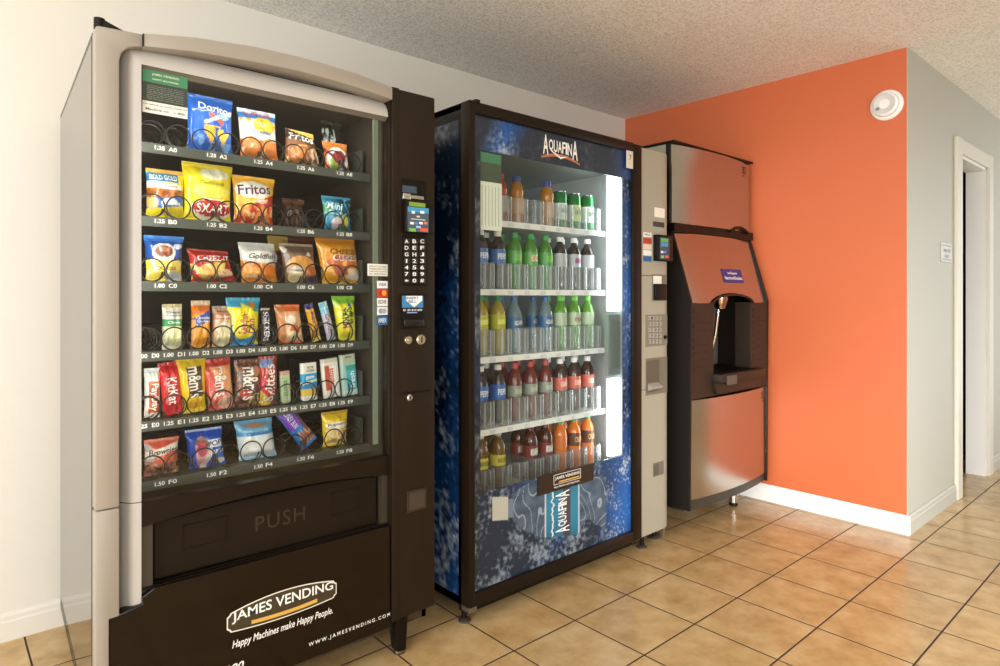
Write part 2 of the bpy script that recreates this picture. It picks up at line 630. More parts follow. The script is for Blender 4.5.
b = MB()
b.grid(lambda i, j: Vector((0.333 + 0.052 * i, hol(i, 0.664 + 1.075 * min(1, j * 3) + max(0, j - 1 / 3) * .1125), 0.664 + 1.075 * min(1, j * 3) + max(0, j - 1 / 3) * .1125)), 12, 18)
b.build('hollow_bevel', M_silver2, snack, smooth=80)
b = MB()
b.grid(lambda i, j: Vector((0.333 + 0.052 * i, hol(i, 0), 0.40 + (0.262 * j) + (0.01 * i if j == 0 else 0))), 12, 1)
b.build('hollow_bevel', M_silver2, snack, smooth=80)
b = MB()
b.grid(lambda i, j: Vector((0.385 + 0.701 * i, hol(1, 1.739 + .075 * j), 1.739 + 0.075 * j)), 1, 12)
b.build('hollow_bevel', M_silver2, snack, smooth=80)
MB().prism([(SY + .006, 1.739), (SY + .022, 1.728), (SY + .03, 1.739)], 0.385, 1.086, 'x').build('glass_bead', mat('bead_grey', '6d6558', 0.4), snack)
MB().box(0.3832, 0.3846, SY - .0216, SY - .012, 1.777, 1.807).build('seam', M_black, snack)

# hinge piece and stop on top of the door
hx = MB().tube([(0.298, 1.775, 1.803), (0.298, 1.775, 1.829)], 0.012, 12)
hx.prism([(0.300, 1.803), (0.300, 1.826), (0.306, 1.826), (0.352, 1.809), (0.352, 1.804)], 1.765, 1.79, 'y', bev=.001)
hx.build('hinge', M_black, snack, smooth=40)
MB().lathe([(0.004, 0), (0.005, 0.004), (0.005, 0.010), (0.003, 0.013)], (1.063, 1.775, 1.831), n=10).build('stop_pin', M_black, snack, smooth=40)

# glass
MB().box(0.386, 1.086, SY + .016, SY + .021, 0.655, 1.737).build('glass_pane', M_glass, snack)
MB().box(1.045, 1.062, SY + .025, SY + .03, 0.70, 1.735).build('glass_edge_strip', mat('pale_green_strip', '6f7a68', 0.4), snack)

# bezel under the glass with arched opening, push flap, lower panel
zt = lambda k: 0.600 + 0.024 * (1 - (2 * k - 1) ** 2)
poly = [(0.386, 0.60), (0.386, 0.661), (1.088, 0.661), (1.088, 0.60)] + [(1.088 - 0.702 * k / 16, zt(1 - k / 16)) for k in range(1, 16)]
MB().prism(poly, SY + .004, SY + .035, 'y').build('bezel', M_brown, snack)
for x0, x1 in ((0.386, 0.412), (1.068, 1.088)):
    MB().box(x0, x1, SY + .012, SY + .05, 0.43, 0.604).build('chute_cheek', mat('chute_plastic', '3a3226', 0.4), snack)
MB().box(0.386, 1.088, SY + .075, SY + .085, 0.42, 0.64).build('chute_back', M_black, snack)
flap = MB().prism([(0.418, 0.452), (0.418, 0.597), (0.6, 0.608), (0.9, 0.61), (1.06, 0.597), (1.06, 0.445)], SY + .03, SY + .05, 'y', bev=.004)
for x0, x1, z0, z1 in ((0.487, 0.60, 0.51, 0.575), (0.905, 1.0, 0.505, 0.575)):
    for q in ((x0, x1, z0, z0 + .003), (x0, x1, z1 - .003, z1), (x0, x0 + .003, z0, z1), (x1 - .003, x1, z0, z1)):
        flap.box(q[0], q[1], SY + .0275, SY + .031, q[2], q[3])
fl = flap.build('push_flap', mat('flap_plastic', '20170f', 0.38, spec=0.15), snack)
lettering('embossed_lettering', mat('flap_letter', '33291d', 0.35), fl, 'PUSH', 0.747, 0.534, 0.145, 0.042, SY + .03, bold=0.0, space=1.15)
poly = [(0.3145, 0.118), (0.3145, 0.404), (0.386, 0.416), (0.386, 0.434), (0.41, 0.447), (1.088, 0.443), (1.088, 0.118)]
lp = MB().prism(poly, SY - .006, SY + .028, 'y', bev=.003).build('lower_panel', M_gloss, snack)
MB().box(0.386, 1.088, SY + .006, SY + .012, 0.4435, 0.449).build('flap_lip', M_black, snack)

# lower panel badge and writing
YL = SY - .0062
bz = lambda k, top: (0.3255 + 0.018 * (1 - (2 * k - 1) ** 2)) if top else (0.2735 - 0.008 * (1 - (2 * k - 1) ** 2))


def badge(mb, g, y, x0=0.585, x1=0.902):
    """the ticket shape: bowed top and bottom edges with notched corners, shrunk by g"""
    n = 20
    p = [(x0 + .012, 0), (x1 - .012, 1)]
    top = [(x0 + .010 + g + (x1 - x0 - .02 - 2 * g) * k / n, bz(k / n, True) - g) for k in range(n + 1)]
    bot = [(x0 + .010 + g + (x1 - x0 - .02 - 2 * g) * k / n, bz(k / n, False) + g) for k in range(n + 1)][::-1]
    right = [(x1 - .006 - g, top[-1][1] - .006), (x1 - g, top[-1][1] - .010), (x1 - g, bot[0][1] + .010), (x1 - .006 - g, bot[0][1] + .006)]
    left = [(x0 + .006 + g, bot[-1][1] + .006), (x0 + g, bot[-1][1] + .010), (x0 + g, top[0][1] - .010), (x0 + .006 + g, top[0][1] - .006)]
    mb.prism(top + right + bot + left, y, y + .0004, 'y')


q = MB()
badge(q, 0.0, YL - .0004)
bd = q.build('badge', mat('badge_outline', 'e9e3d2', 0.5), lp)
q = MB()
badge(q, 0.003, YL - .0009)
q.build('badge_field', mat('badge_brown', '3e3422', 0.4), lp)
q = MB()
n = 14
q.prism([(0.65 + 0.19 * k / n, 0.2885 - .004 * (1 - (2 * k / n - 1) ** 2)) for k in range(n + 1)] + [(0.84 - 0.19 * k / n, 0.2785 - .004 * (1 - (2 * k / n - 1) ** 2)) for k in range(n + 1)], YL - .0014, YL - .0009, 'y')
q.build('gold_ribbon', mat('ribbon_gold', 'd9a94e', 0.45), lp)
lettering('lettering', M_wlet, lp, 'JAMES VENDING', 0.744, 0.3095, 0.292, 0.030, YL - .001, bold=0.03, warp=lambda a, c: (a, c * (1 + .25 * (1 - 4 * a * a)) + .08 * (1 - 4 * a * a)))
lettering('lettering', M_wlet, lp, 'Happy Machines make Happy People.', 0.744, 0.2365, 0.29, 0.026, YL, bold=0.012, shear=0.25)
lettering('lettering', M_wlet, lp, 'WWW.JAMESVENDING.COM', 0.950, 0.161, 0.272, 0.0145, YL, bold=0.012, space=1.5)
lettering('lettering', M_wlet, lp, '0180', 0.595, 0.176, 0.070, 0.024, YL, bold=0.03, shear=0.3)

# control column
cx0 = 1.091
colm = MB().box(cx0, SX1, SY - .012, 1.815, 0.137, 1.832, .006)
colm.box(cx0, cx0 + .026, SY - .014, SY, 0.137, 1.833, .002)
col = colm.build('control_column', mat('column_brown', '271e14', 0.4, spec=0.15), snack, smooth=30)
YC = SY - .012


def pbox(mb, u0, u1, v0, v1, Y, y0, y1, bev=0.0):
    """box over the photo rectangle, measured on the plane y = Y"""
    p, q_ = at(u0, (v0 + v1) / 2, Y), at(u1, (v0 + v1) / 2, Y)
    a = at((u0 + u1) / 2, v0, Y).z
    c_ = at((u0 + u1) / 2, v1, Y).z
    return mb.box(p.x, q_.x, y0, y1, c_, a, bev)


def ptext(name, m, parent, body, u0, u1, v0, v1, Y, **k):
    p, q_ = at(u0, (v0 + v1) / 2, Y), at(u1, (v0 + v1) / 2, Y)
    a = at((u0 + u1) / 2, v0, Y).z
    c_ = at((u0 + u1) / 2, v1, Y).z
    return lettering(name, m, parent, body, (p.x + q_.x) / 2, (a + c_) / 2, q_.x - p.x, a - c_, Y, **k)


pbox(MB(), 401, 426, 180, 201, YC, YC - .002, YC + .002).build('display_recess', M_black, col)
pbox(MB(), 402, 416, 186, 193, YC, YC - .004, YC, .0005).build('display_window', mat('lcd_blue', '3a4a58', 0.2), col)
pbox(MB(), 401, 409, 193.5, 200, YC, YC - .012, YC, .003).build('coin_insert', M_chrome, col, smooth=40)
pbox(MB(), 409, 423, 196, 199.5, YC, YC - .006, YC, .001).build('coin_rail', M_chrome, col)
rd = pbox(MB(), 401, 429, 202, 233.5, YC, YC - .03, YC, .004).build('card_reader', M_black, col, smooth=40)
YR2 = YC - .030
pbox(MB(), 409, 425, 202.6, 206.8, YR2, YR2 - .002, YR2).build('green_strip', mat('reader_green', '7c9a35', 0.4), rd)
sc_ = pbox(MB(), 407.5, 428.5, 207.5, 232, YR2, YR2 - .001, YR2).build('reader_screen', mat('screen_slate', '46525c', 0.25, emit=0.25), rd)
pbox(MB(), 407.5, 428.5, 207.5, 212.5, YR2, YR2 - .0015, YR2).build('screen_band', mat('screen_blue', '3f86ad', 0.25, emit=0.3), rd)
for i, (u0, u1, v0, v1, c_) in enumerate(((411.5, 414.5, 211, 213.6, 'd0e2ea'), (420, 424, 211, 213.6, 'd0e2ea'), (411, 425, 219, 220, 'b9b4ac'), (416.5, 419.5, 215.8, 217.4, 'c9c4bc'), (410, 413.5, 222, 224.4, 'e6e6e6'), (414.7, 417.5, 222, 224.4, '4f7cc0'), (419, 422.4, 222, 224.4, 'e6e6e6'), (423.8, 427, 222, 224.4, 'c9705a'), (416, 420.5, 226, 228, '9fb7e0'), (409, 415.5, 228.3, 231.6, '6fae45'), (420, 427.5, 228.3, 231.6, 'd4523c'))):
    pbox(MB(), u0, u1, v0, v1, YR2, YR2 - .002, YR2 - .001).build('screen_icon', mat('icon_' + c_, c_, 0.4, emit=0.2), rd)
kp = pbox(MB(), 401.5, 427, 236, 286, YC, YC - .002, YC, .0008).build('keypad', M_black, col)
for r_, row in enumerate(('ABC', 'DEF', 'GHJ', '123', '456', '789', '*0#')):
    for k_, ch in enumerate(row):
        u_, v_ = 406.5 + 7.8 * k_, 241.3 + 6.55 * r_
        kk = pbox(MB(), u_ - 3, u_ + 3, v_ - 2.7, v_ + 2.7, YC, YC - .005, YC - .002, .0008).build('key', mat('key_black', '241e18', 0.4), kp)
        hw = .7 if ch == '1' else 1.9
        ptext('lettering', M_wlet, kk, ch, u_ - hw, u_ + hw, v_ - (1.9 if ch != '*' else 1.2), v_ + (1.9 if ch != '*' else 1.2), YC - .005, bold=0.03, off=.0005)
bl = pbox(MB(), 401, 425, 294, 328.5, YC, YC - .008, YC, .002).build('bill_acceptor', M_black, col, smooth=40)
pbox(MB(), 402, 423, 295.8, 307.6, YC - .008, YC - .0092, YC - .008).build('blue_label', mat('bill_blue', '3f7fb0', 0.4), bl)
p0, p1, p2 = at(404.5, 295.9, YC), at(420.5, 295.9, YC), at(412.5, 307.2, YC)
zc = at(412, 300.5, YC).z
MB().prism([(p0.x, p0.z), (p1.x, p1.z), (p1.x, zc), (p2.x, p2.z), (p0.x, zc)], YC - .0096, YC - .009, 'y').build('white_arrow', mat('arrow_white', 'f1f1ee', 0.5), bl)
ptext('lettering', mat('ink_blue', '24507c', 0.5), bl, 'INSERT', 406.5, 418.5, 296.8, 299.4, YC - .0098, bold=.03, off=.0003)
ptext('lettering', mat('ink_blue', '24507c', 0.5), bl, 'BILL', 408.5, 416.5, 300.2, 302.8, YC - .0098, bold=.03, off=.0003)
ptext('lettering', M_wlet, bl, '$1 $5 $10 $20', 403, 422, 309, 311.2, YC - .0082, bold=.03)
pbox(MB(), 407, 417, 312, 313.2, YC - .008, YC - .0095, YC - .008).build('slot_light', mat('slot_blue', '7fa0d8', 0.3), bl)
pbox(MB(), 403, 423, 319, 326, YC - .008, YC - .016, YC - .008, .003).build('bill_mouth', mat('mouth_black', '14110e', 0.25), bl, smooth=40)
for (u_, v_, r_, nm) in ((407.8, 340, 0.0145, 'coin_return_button'), (420.6, 339.5, 0.0175, 'coin_slot_plate')):
    c_ = at(u_, v_, YC)
    pl = MB().lathe([(r_, 0), (r_, -.004), (r_ * .85, -.007), (0, -.007)], (c_.x, YC, c_.z), 'y', 24).build(nm, mat('brass_chrome', 'c9bda0', 0.22, 0.9), col, smooth=40)
    if nm == 'coin_slot_plate':
        MB().box(c_.x - .002, c_.x + .002, YC - .0078, YC - .007, c_.z - .010, c_.z + .010).build('slot', M_black, pl)
    else:
        MB().lathe([(r_ * .4, 0), (r_ * .35, -.003), (0, -.003)], (c_.x, YC - .007, c_.z), 'y', 16).build('button_centre', M_chrome, pl, smooth=40)
pbox(MB(), 399, 431, 391, 393.2, YC, YC - .0012, YC).build('seam', M_black, col)
c_ = at(409, 397.6, YC)
lk = MB().lathe([(.011, 0), (.011, -.006), (.008, -.009), (0, -.009)], (c_.x, YC, c_.z), 'y', 20).build('lock', M_chrome, col, smooth=40)
MB().box(c_.x - .0015, c_.x + .0015, YC - .0098, YC - .009, c_.z - .005, c_.z + .005).build('keyhole', M_black, lk)
cup = MB()
pbox(cup, 406.5, 426, 489, 510.5, YC, YC - .004, YC, .001)
cup.build('coin_cup', mat('cup_frame', '2a2118', 0.4), col)
pbox(MB(), 408.5, 424, 491.5, 508, YC, YC - .005, YC - .004).build('cup_flap', mat('cup_grey', '41362a', 0.35), col)
# legs
for (x, y) in ((1.150, 1.80), (0.36, 1.86), (1.18, 2.6), (0.40, 2.6)):
    lg = MB().prism([(x - .030, .13), (x + .022, .13), (x + .014, .012), (x - .018, .012)], y - .022, y + .022, 'y', bev=.004)
    lg = lg.build('leg', M_black, snack)
    MB().lathe([(.02, 0), (.021, .004), (.018, .012), (.01, .014)], (x, y, 0), n=16).build('foot_pad', mat('foot_steel', '6a5c48', 0.3, 0.8), lg, smooth=40)

# notices and card stickers on the inside of the glass
YG = SY + .0155
nt_ = MB()
pbox(nt_, 142.5, 187.5, 73, 118, YG, YG - .0004, YG)
p, q_ = at(142.5, 69, YG), at(187.5, 77.5, YG)
nz = lambda v: at(165, v, YG).z
st = MB().box(p.x, q_.x, YG - .0005, YG, nz(85), nz(72)).build('notice_header', mat('notice_green', '3f7d57', 0.5), snack)
MB().box(p.x, q_.x, YG - .0004, YG, nz(104), nz(85)).build('notice_body', mat('notice_dark', '343b30', 0.5), snack)
MB().box(p.x, q_.x, YG - .0005, YG, nz(115.5), nz(104)).build('notice_strip', mat('notice_white', 'e6e2d4', 0.5), snack)
lettering('lettering', mat('notice_gold', 'd8d7b0', 0.5), st, 'JAMES VENDING', (p.x + q_.x) / 2, nz(77), .062, .007, YG - .0005, bold=.03)
lettering('lettering', mat('notice_gold', 'd8d7b0', 0.5), st, 'HAPPY MACHINES', (p.x + q_.x) / 2, nz(81.5), .06, .004, YG - .0005)
for i in range(8):
    lettering('fine_print', mat('fine_print_grey', '8a8f80', 0.5), snack, ('refund policy and service', 'questions about this machine', 'please call the number below', 'with the item and the amount')[i % 4], (p.x + q_.x) / 2, nz(88.5 + 1.8 * i), .085, .0034, YG - .0004, bold=.01, off=.0003)
lettering('fine_print', mat('ink_dark', '3a3a36', 0.5), snack, 'For refunds or service please call', (p.x + q_.x) / 2, nz(107), .10, .005, YG - .0005, off=.0003)
lettering('fine_print', mat('ink_dark', '3a3a36', 0.5), snack, 'Machine no.   1-800', (p.x + q_.x) / 2, nz(111.5), .09, .006, YG - .0005, off=.0003)
stk = pbox(MB(), 367.5, 388.2, 264, 276, YG, YG - .0005, YG).build('glass_notice', mat('notice_white', 'e6e2d4', 0.5), snack)
for i, t_ in enumerate(('NOTICE TO CUSTOMERS', 'THIS MACHINE TAKES', 'CARDS AND CASH FOR', 'ALL SELECTIONS')):
    ptext('fine_print', mat('ink_dark', '3a3a36', 0.5), stk, t_, 369, 387, 265.8 + 2.5 * i, 267.3 + 2.5 * i, YG - .0005, off=.0003)
for v0, v1, c_, tx, tc in ((281, 288.3, 'ece9e2', 'VISA', '2c3f7c'), (289, 297, 'c9402c', '', ''), (298, 306.2, 'ece9e2', 'DISCOVER', '55423a'), (307, 315, 'ece9e2', '', ''), (316, 325, '2f5f93', 'AMEX', 'dfe8f0')):
    s_ = pbox(MB(), 377, 387.6, v0, v1, YG, YG - .0005, YG).build('card_sticker', mat('sticker_' + c_, c_, 0.5), snack)
    if tx:
        ptext('lettering', mat('ink_' + tc, tc, 0.5), s_, tx, 378.2, 386.4, v0 + 2, v1 - 2.4, YG - .0006, bold=.03, off=.0003)
    else:
        a, c2 = at(380.8, (v0 + v1) / 2, YG), at(383.9, (v0 + v1) / 2, YG)
        for k_, cc in ((a, 'b8231c' if v0 < 300 else '8a97a6'), (c2, 'e8a33a' if v0 < 300 else 'a9aeb4')):
            MB().lathe([(.0085, 0), (.0085, -.0004), (0, -.0004)], (k_.x, YG - .0006 - (.0003 if k_ is c2 else 0), k_.z), 'y', 20).build('card_disc', mat('disc_' + cc, cc, 0.5), s_)

MB().tube([(0.370, 1.815, .72), (0.370, 1.815, 1.72)], .007, 10).build('lamp_tube', mat('tube_white', 'f0f0ea', 0.4, emit=1.0), snack, smooth=60)
area('snack_fill_lamp', (0.374, 1.825, 1.22), (0.78, 2.05, 1.2), .02, 1.0, 2.6, (1.0, 0.98, 0.94))  # added fill lamp hidden behind the frame to brighten the packs
area('snack_fill_lamp', (0.74, 1.815, 1.755), (0.74, 2.00, 1.0), .60, .016, 1.2, (1.0, 0.98, 0.94))  # second added fill lamp, hidden above the glass

# trays with spiral coils and price tags
TRAY = {'A': 1.575, 'B': 1.379, 'C': 1.206, 'D': 1.019, 'E': 0.834, 'F': 0.675}
TY = 1.90


def coil_mesh(sgn, turns=5, pitch=.085, r=.031):
    n = 22 * turns
    pts = [Vector((sgn * r * sin(2 * pi * k / 22), .004 * min(k, 22) / 22 + pitch * max(0, k - 22) / 22, r * cos(2 * pi * k / 22) * -1)) for k in range(n + 1)]
    b = MB().tube(pts, .0021, 6)
    return b.build('coil', M_wire, smooth=60, mesh_only=True)


COIL = {1: coil_mesh(1), -1: coil_mesh(-1), 0: coil_mesh(1, 7, .03)}
TRAYS = {}
PRICE = {'A': '1.25', 'B': '1.25', 'C': '1.00', 'D': '1.00', 'E': '1.25', 'F': '1.50'}
for R, z in TRAY.items():
    t = MB().box(0.358, 1.098, TY, 2.55, z - .006, z).box(0.358, 1.098, TY - .006, TY, z - .024, z + .003, .001)
    t.box(1.078, 1.081, TY + .015, 2.5, z, z + .085).box(0.3585, 0.361, TY + .015, 2.5, z, z + .085)
    tr = t.build('tray', M_tray, snack)
    TRAYS[R] = tr
    wide = R in 'ABCF'
    n = 5 if wide else 10
    pit = 0.1325 if wide else 0.064
    x0 = 0.409 if wide else 0.401
    for k in range(n):
        xc = x0 + pit * (k + .5)
        if R in 'ABC':
            dv = MB().prism([(2.02, z), (2.02, z + .05), (2.08, z + .075), (2.5, z + .075), (2.5, z)], x0 + pit * (k + 1) - .001, x0 + pit * (k + 1) + .001, 'x')
            if k < n - 1:
                dv.build('divider', M_tray, tr)
        o0 = origin(tr)
        if wide:
            for sgn in (1, -1):
                link('coil', COIL[sgn], tr, Vector((xc - sgn * .033, TY + .008, z + .034)) - o0)
        else:
            link('coil', COIL[0 if (R, k) in (('D', 0), ('E', 0)) else 1], tr, Vector((xc, TY + .008, z + .034)) - o0)
        tg = MB().box(xc - (.033 if wide else .030), xc - .004, TY - .0066, TY - .006, z - .0165, z - .001)
        tg = tg.build('price_tag', mat('tag_dark', '5a5a52', 0.5), tr)
        lettering('lettering', M_wlet, tg, PRICE[R], xc - .018, z - .0085, .024, .0105, TY - .0067, bold=.03)
        lettering('lettering', M_wlet, tg, R + str(k * (2 if wide else 1)), xc + .014, z - .0085, .021 if wide else .018, .0115, TY - .0062, bold=.02)

# ------------------------------------------------------------------ snack packs on the trays


def paint(base, *layers):
    base = lin(base)
    L_ = [(l[0],) + tuple(l[1:-1]) + (lin(l[-1]),) for l in layers]

    def f(s, t):
        c = base
        for l in L_:
            k = l[0]
            if k == 'b':
                hit = l[1] <= t <= l[2]
            elif k == 'r':
                hit = l[1] <= s <= l[2] and l[3] <= t <= l[4]
            elif k == 'e':
                hit = ((s - l[1]) / l[3]) ** 2 + ((t - l[2]) / l[4]) ** 2 <= 1
            elif k == 'd':
                hit = t > l[1] + l[2] * s
            elif k == 'u':
                hit = t < l[1] + l[2] * s
            elif k == 'v':
                hit = l[1] < t - l[3] * s < l[2]
            elif k == 'n':
                hit = l[1] <= s <= l[2] and l[3] <= t <= l[4] and noise.noise(Vector((s * l[5], t * l[5] * 1.4, l[5]))) > l[6]
            elif k == 't':      # triangle pointing down
                hit = l[2] - l[4] < t < l[2] and abs(s - l[1]) < l[3] * (t - l[2] + l[4]) / l[4]
            if hit:
                c = l[-1]
        return c
    return f


class Pack:
    pass


def pack(name, label, cat, px, row, painter, texts=(), depth=.045, boxy=2.5, lean=0, roll=0, yaw=0, size=None, Y=1.948, seal=True, tear=0, skew=0.0, taper=0.0):
    """one sealed pack: front and back sheet joined at the sides, crimped top and bottom"""
    u0, u1, v0, v1 = px
    um = (u0 + u1) / 2
    zb = TRAY[row] + .002
    xa, xb = at(u0, 297, Y).x, at(u1, 297, Y).x
    wd = xb - xa
    ht = at(um, v0, Y).z - zb
    wd -= abs(skew)
    if size:
        wd, ht = size
    NX, NZ = 36, 44
    seed = random.random() * 50

    def bt(t):
        if not seal:
            return 1.0
        e = min(t - .05, .95 - t) / .22
        return 0 if e <= 0 else (1 if e >= 1 else e * e * (3 - 2 * e)) ** .8

    def surf(s, t, sg):
        q = bt(t)
        a = (1 - abs(s) ** boxy) ** .55 if abs(s) < 1 else 0
        y = depth / 2 * q * a
        y += (.0042 * noise.noise(Vector((s * 2.6 + seed, t * 3.6, seed))) + .0016 * noise.noise(Vector((s * 7 + seed, t * 8, seed)))) * (1 if seal else .2) * a
        if seal and not q:
            y += .0006 * sin(t * ht * 2200)
        x = wd / 2 * s * (1 - .05 * q * (1 if seal else 0)) * (1 + taper * (t - .5)) + skew * (.5 - t)
        return Vector((x, sg * y, t * ht + tear * s * (t - .5)))
    vs_, inks, fs = [], [], []
    for sg in (-1, 1):
        for j in range(NZ + 1):
            for i in range(NX + 1):
                s, t = -1 + 2 * i / NX, j / NZ
                vs_.append(surf(s, t, sg))
                inks.append(painter(s, t))
    n1 = (NX + 1) * (NZ + 1)
    for sg in (0, 1):
        for j in range(NZ):
            for i in range(NX):
                a = sg * n1 + j * (NX + 1) + i
                q = (a, a + 1, a + NX + 2, a + NX + 1)
                fs.append(q if sg == 0 else q[::-1])
    for j in range(NZ):      # close the sides, top and bottom
        for i, fl_ in ((0, 0), (NX, 1)):
            a, b_ = j * (NX + 1) + i, (j + 1) * (NX + 1) + i
            q = (a, b_, b_ + n1, a + n1)
            fs.append(q if not fl_ else q[::-1])
    for i in range(NX):
        for j in (0, NZ):
            a = j * (NX + 1) + i
            q = (a, a + n1, a + n1 + 1, a + 1)
            fs.append(q if j == 0 else q[::-1])
    mb = MB()
    mb.v, mb.f = vs_, fs
    o = mb.build(name, M_print, None, smooth=60, inks=inks, fix=False)
    z0 = zb + abs(sin(roll)) * wd / 2 + abs(sin(lean)) * depth * .3
    xm = at(um, 297, Y).x + sin(-roll) * ht / 2 * (1 if roll else 0)
    o.location = (xm if not roll else at(um, 297, Y).x - sin(roll) * ht / 2, Y + (0 if not lean else 0), z0)
    o.rotation_euler = (lean, roll, yaw)
    tag(o, label, cat, 'snack packs on the spiral trays')

    def ys(x, z):
        t = max(.0, min(1., z / ht))
        s = max(-.999, min(.999, (x - skew * (.5 - t)) / (wd / 2 * .96)))
        return surf(s, t, -1).y
    for tx in texts:
        body, col, cs, ct, fw, fh = tx[:6]
        k = dict(tx[6]) if len(tx) > 6 else {}
        mm = MB()
        r = k.get('rot', 0)
        add_text(mm, body, cs * wd / 2 + skew * (.5 - ct), ct * ht, fw * (wd if abs(sin(r)) < .7 else ht), fh * (ht if abs(sin(r)) < .7 else wd), ys, off=.0012, bold=k.get('bold', .03), shear=k.get('shear', 0), rot=r)
        l = mm.build('lettering', mat('ink_' + col, col, .45), None, fix=False)
        l.parent = o
    return o


V90 = {'rot': pi / 2}
V270 = {'rot': -pi / 2}
# top tray
pack('chip_bag', 'blue chip bag with orange triangular chips, on the top tray', 'chip bag', (187, 233, 97, 148), 'A',
     paint('1f63c4', ('n', -1, 1, .05, .3, 3, .15, '7fb0e6'), ('n', -1, -.5, .3, 1, 3, .2, '4d8cdc'), ('t', -.05, .50, .5, .32, 'f0b23c'), ('t', .5, .44, .36, .30, 'f2c455'), ('t', .2, .46, .1, .2, '2a4f93'), ('v', .62, .70, -.22, 'e0662c'), ('r', -1, -.15, .58, .94, '1f63c4'), ('r', .55, 1, .4, .7, '1f63c4'), ('v', .56, .62, .18, 'dbe8f5'), ('r', -1, -.35, .4, .66, '1f63c4'), ('e', .55, .66, .25, .05, '9cc4ee'), ('b', .94, 1, '2d6fcb')),
     [('Doritos', 'f4f4f2', .15, .78, .72, .13, {'rot': -.13, 'bold': .05})])
pack('chip_bag', 'white and orange ridged chip bag with blue top edge, on the top tray', 'chip bag', (237, 279, 111, 155), 'A',
     paint('f1ead8', ('b', .80, 1, '2f7fc0'), ('b', .92, 1, 'c8d8e8'), ('e', .25, .70, .6, .16, 'f0c63a'), ('n', -1, 1, .6, .8, 4, .25, 'e8a534'), ('b', 0, .40, 'e0782e'), ('e', -.5, .30, .4, .16, 'ea9148'), ('e', .5, .30, .4, .16, 'ee8f4a'), ('n', -1, 1, .08, .4, 4, .28, 'f0c89a'), ('b', 0, .09, '44698f')),
     [('RUFFLES', 'd24a34', 0, .92, .72, .10, {'bold': .05}), ('Cheddar', '3a6fae', .1, .56, .5, .07)], skew=.012)
pack('chip_bag', 'low brown corn chip bag with a yellow peak, on the top tray', 'chip bag', (283, 319, 131.6, 160), 'A',
     paint('8d5c34', ('d', .74, -.08, 'e6c04c'), ('v', .66, .92, -.10, '4a2c24'), ('e', -.35, .34, .5, .22, 'd98545'), ('n', -1, 1, 0, .6, 4, .12, 'e0a468'), ('n', -1, 1, 0, .55, 5, .2, 'b06a3a'), ('n', .4, 1, .1, .5, 5, .0, 'd9c8b0'), ('b', 0, .07, 'cfc3ae')),
     [('Fritos', 'f5f0e8', -.05, .79, .72, .2, {'rot': -.1, 'bold': .05})], depth=.05, tear=-.006, skew=.012, taper=-.3)
pack('chip_bag', 'small orange and green snack bag with a white swirl, on the top tray', 'chip bag', (322, 350, 143, 166), 'A',
     paint('d9772e', ('e', 0, .42, .85, .42, 'efe9df'), ('e', -.3, .3, .4, .22, '9fb64a'), ('e', .1, .5, .55, .22, 'a03038'), ('v', .30, .42, -.35, '7e2230'), ('b', .84, 1, 'e58a3a'), ('b', 0, .1, 'e07c3c')), (), depth=.035, Y=1.955, skew=.012)
pack('chip_bag', 'dark green snack bag behind the small orange one on the top tray', 'chip bag', (321, 341, 122, 166), 'A',
     paint('20261c', ('n', -1, 1, .6, .85, 4, .25, 'b9c4b4'), ('b', .95, 1, '2c3426')), (), depth=.03, Y=2.01)
# second tray
pack('pretzel_bag', 'yellow pretzel bag with blue banner and brown pretzels, left on the second tray', 'pretzel bag', (146, 184.5, 170, 216), 'B',
     paint('ecd22c', ('r', -1, .62, .74, .93, '2d7ba6'), ('b', .93, 1, 'c79a3e'), ('v', .60, .72, -.03, 'f1eee0'), ('r', .8, 1, .5, .93, 'ecd22c'), ('b', .42, .60, 'b0692c'), ('n', -1, 1, .40, .6, 5, .1, '8a4a1e'), ('v', .24, .44, .05, '2f5fb0'), ('e', -.75, .3, .3, .12, 'd5aa6a'), ('e', .15, .36, .4, .07, 'dfe6f0')),
     [('ROLD GOLD', 'f4f4ee', -.15, .83, .7, .11, {'bold': .04}), ('Tiny Twists', '6b6250', -.1, .655, .6, .06), ('Pretzels', 'f4f4ee', .2, .33, .5, .08)])
pack('popcorn_bag', 'tall yellow popcorn bag with red oval and white lettering, on the second tray', 'popcorn bag', (183, 232, 164, 220), 'B',
     paint('efd91f', ('e', .2, .82, .6, .1, 'f4efcf'), ('n', -1, -.2, .7, 1, 2, .1, 'd9c018'), ('e', .1, .46, .55, .09, 'f0b630'), ('e', .1, .52, .8, .10, 'f3e65a'), ('e', .12, .23, .92, .17, 'f3ead8'), ('e', .12, .24, .86, .135, 'c9342a'), ('e', .1, .06, .5, .05, 'f6f0c8'), ('b', .94, 1, 'd8bf3a')),
     [('SMART', 'fbf8f0', .12, .235, .66, .15, {'bold': .05}), ('Delicious', '8a9a2a', .08, .66, .5, .06, {'shear': .2})], depth=.055, taper=.08)
pack('chip_bag', 'orange and red corn chip bag with slanted banner, on the second tray', 'chip bag', (233, 274, 177, 222), 'B',
     paint('f0b43e', ('u', .56, .22, 'c8372a'), ('v', .46, .56, .22, 'f3d04e'), ('e', -.1, .72, .85, .17, 'f3ece4'), ('n', -1, 1, .05, .42, 4, .0, 'e98c42'), ('n', -1, 1, .05, .38, 5, .2, 'f2b67a'), ('e', .3, .5, .3, .05, 'f0b8a8'), ('b', .92, 1, 'e3ac3a'), ('b', 0, .06, 'd05a34')),
     [('Fritos', '5a2040', -.05, .73, .78, .2, {'rot': .1, 'bold': .05}), ('Original', 'f6e6da', .15, .5, .42, .06, {'rot': .16})], taper=.1)
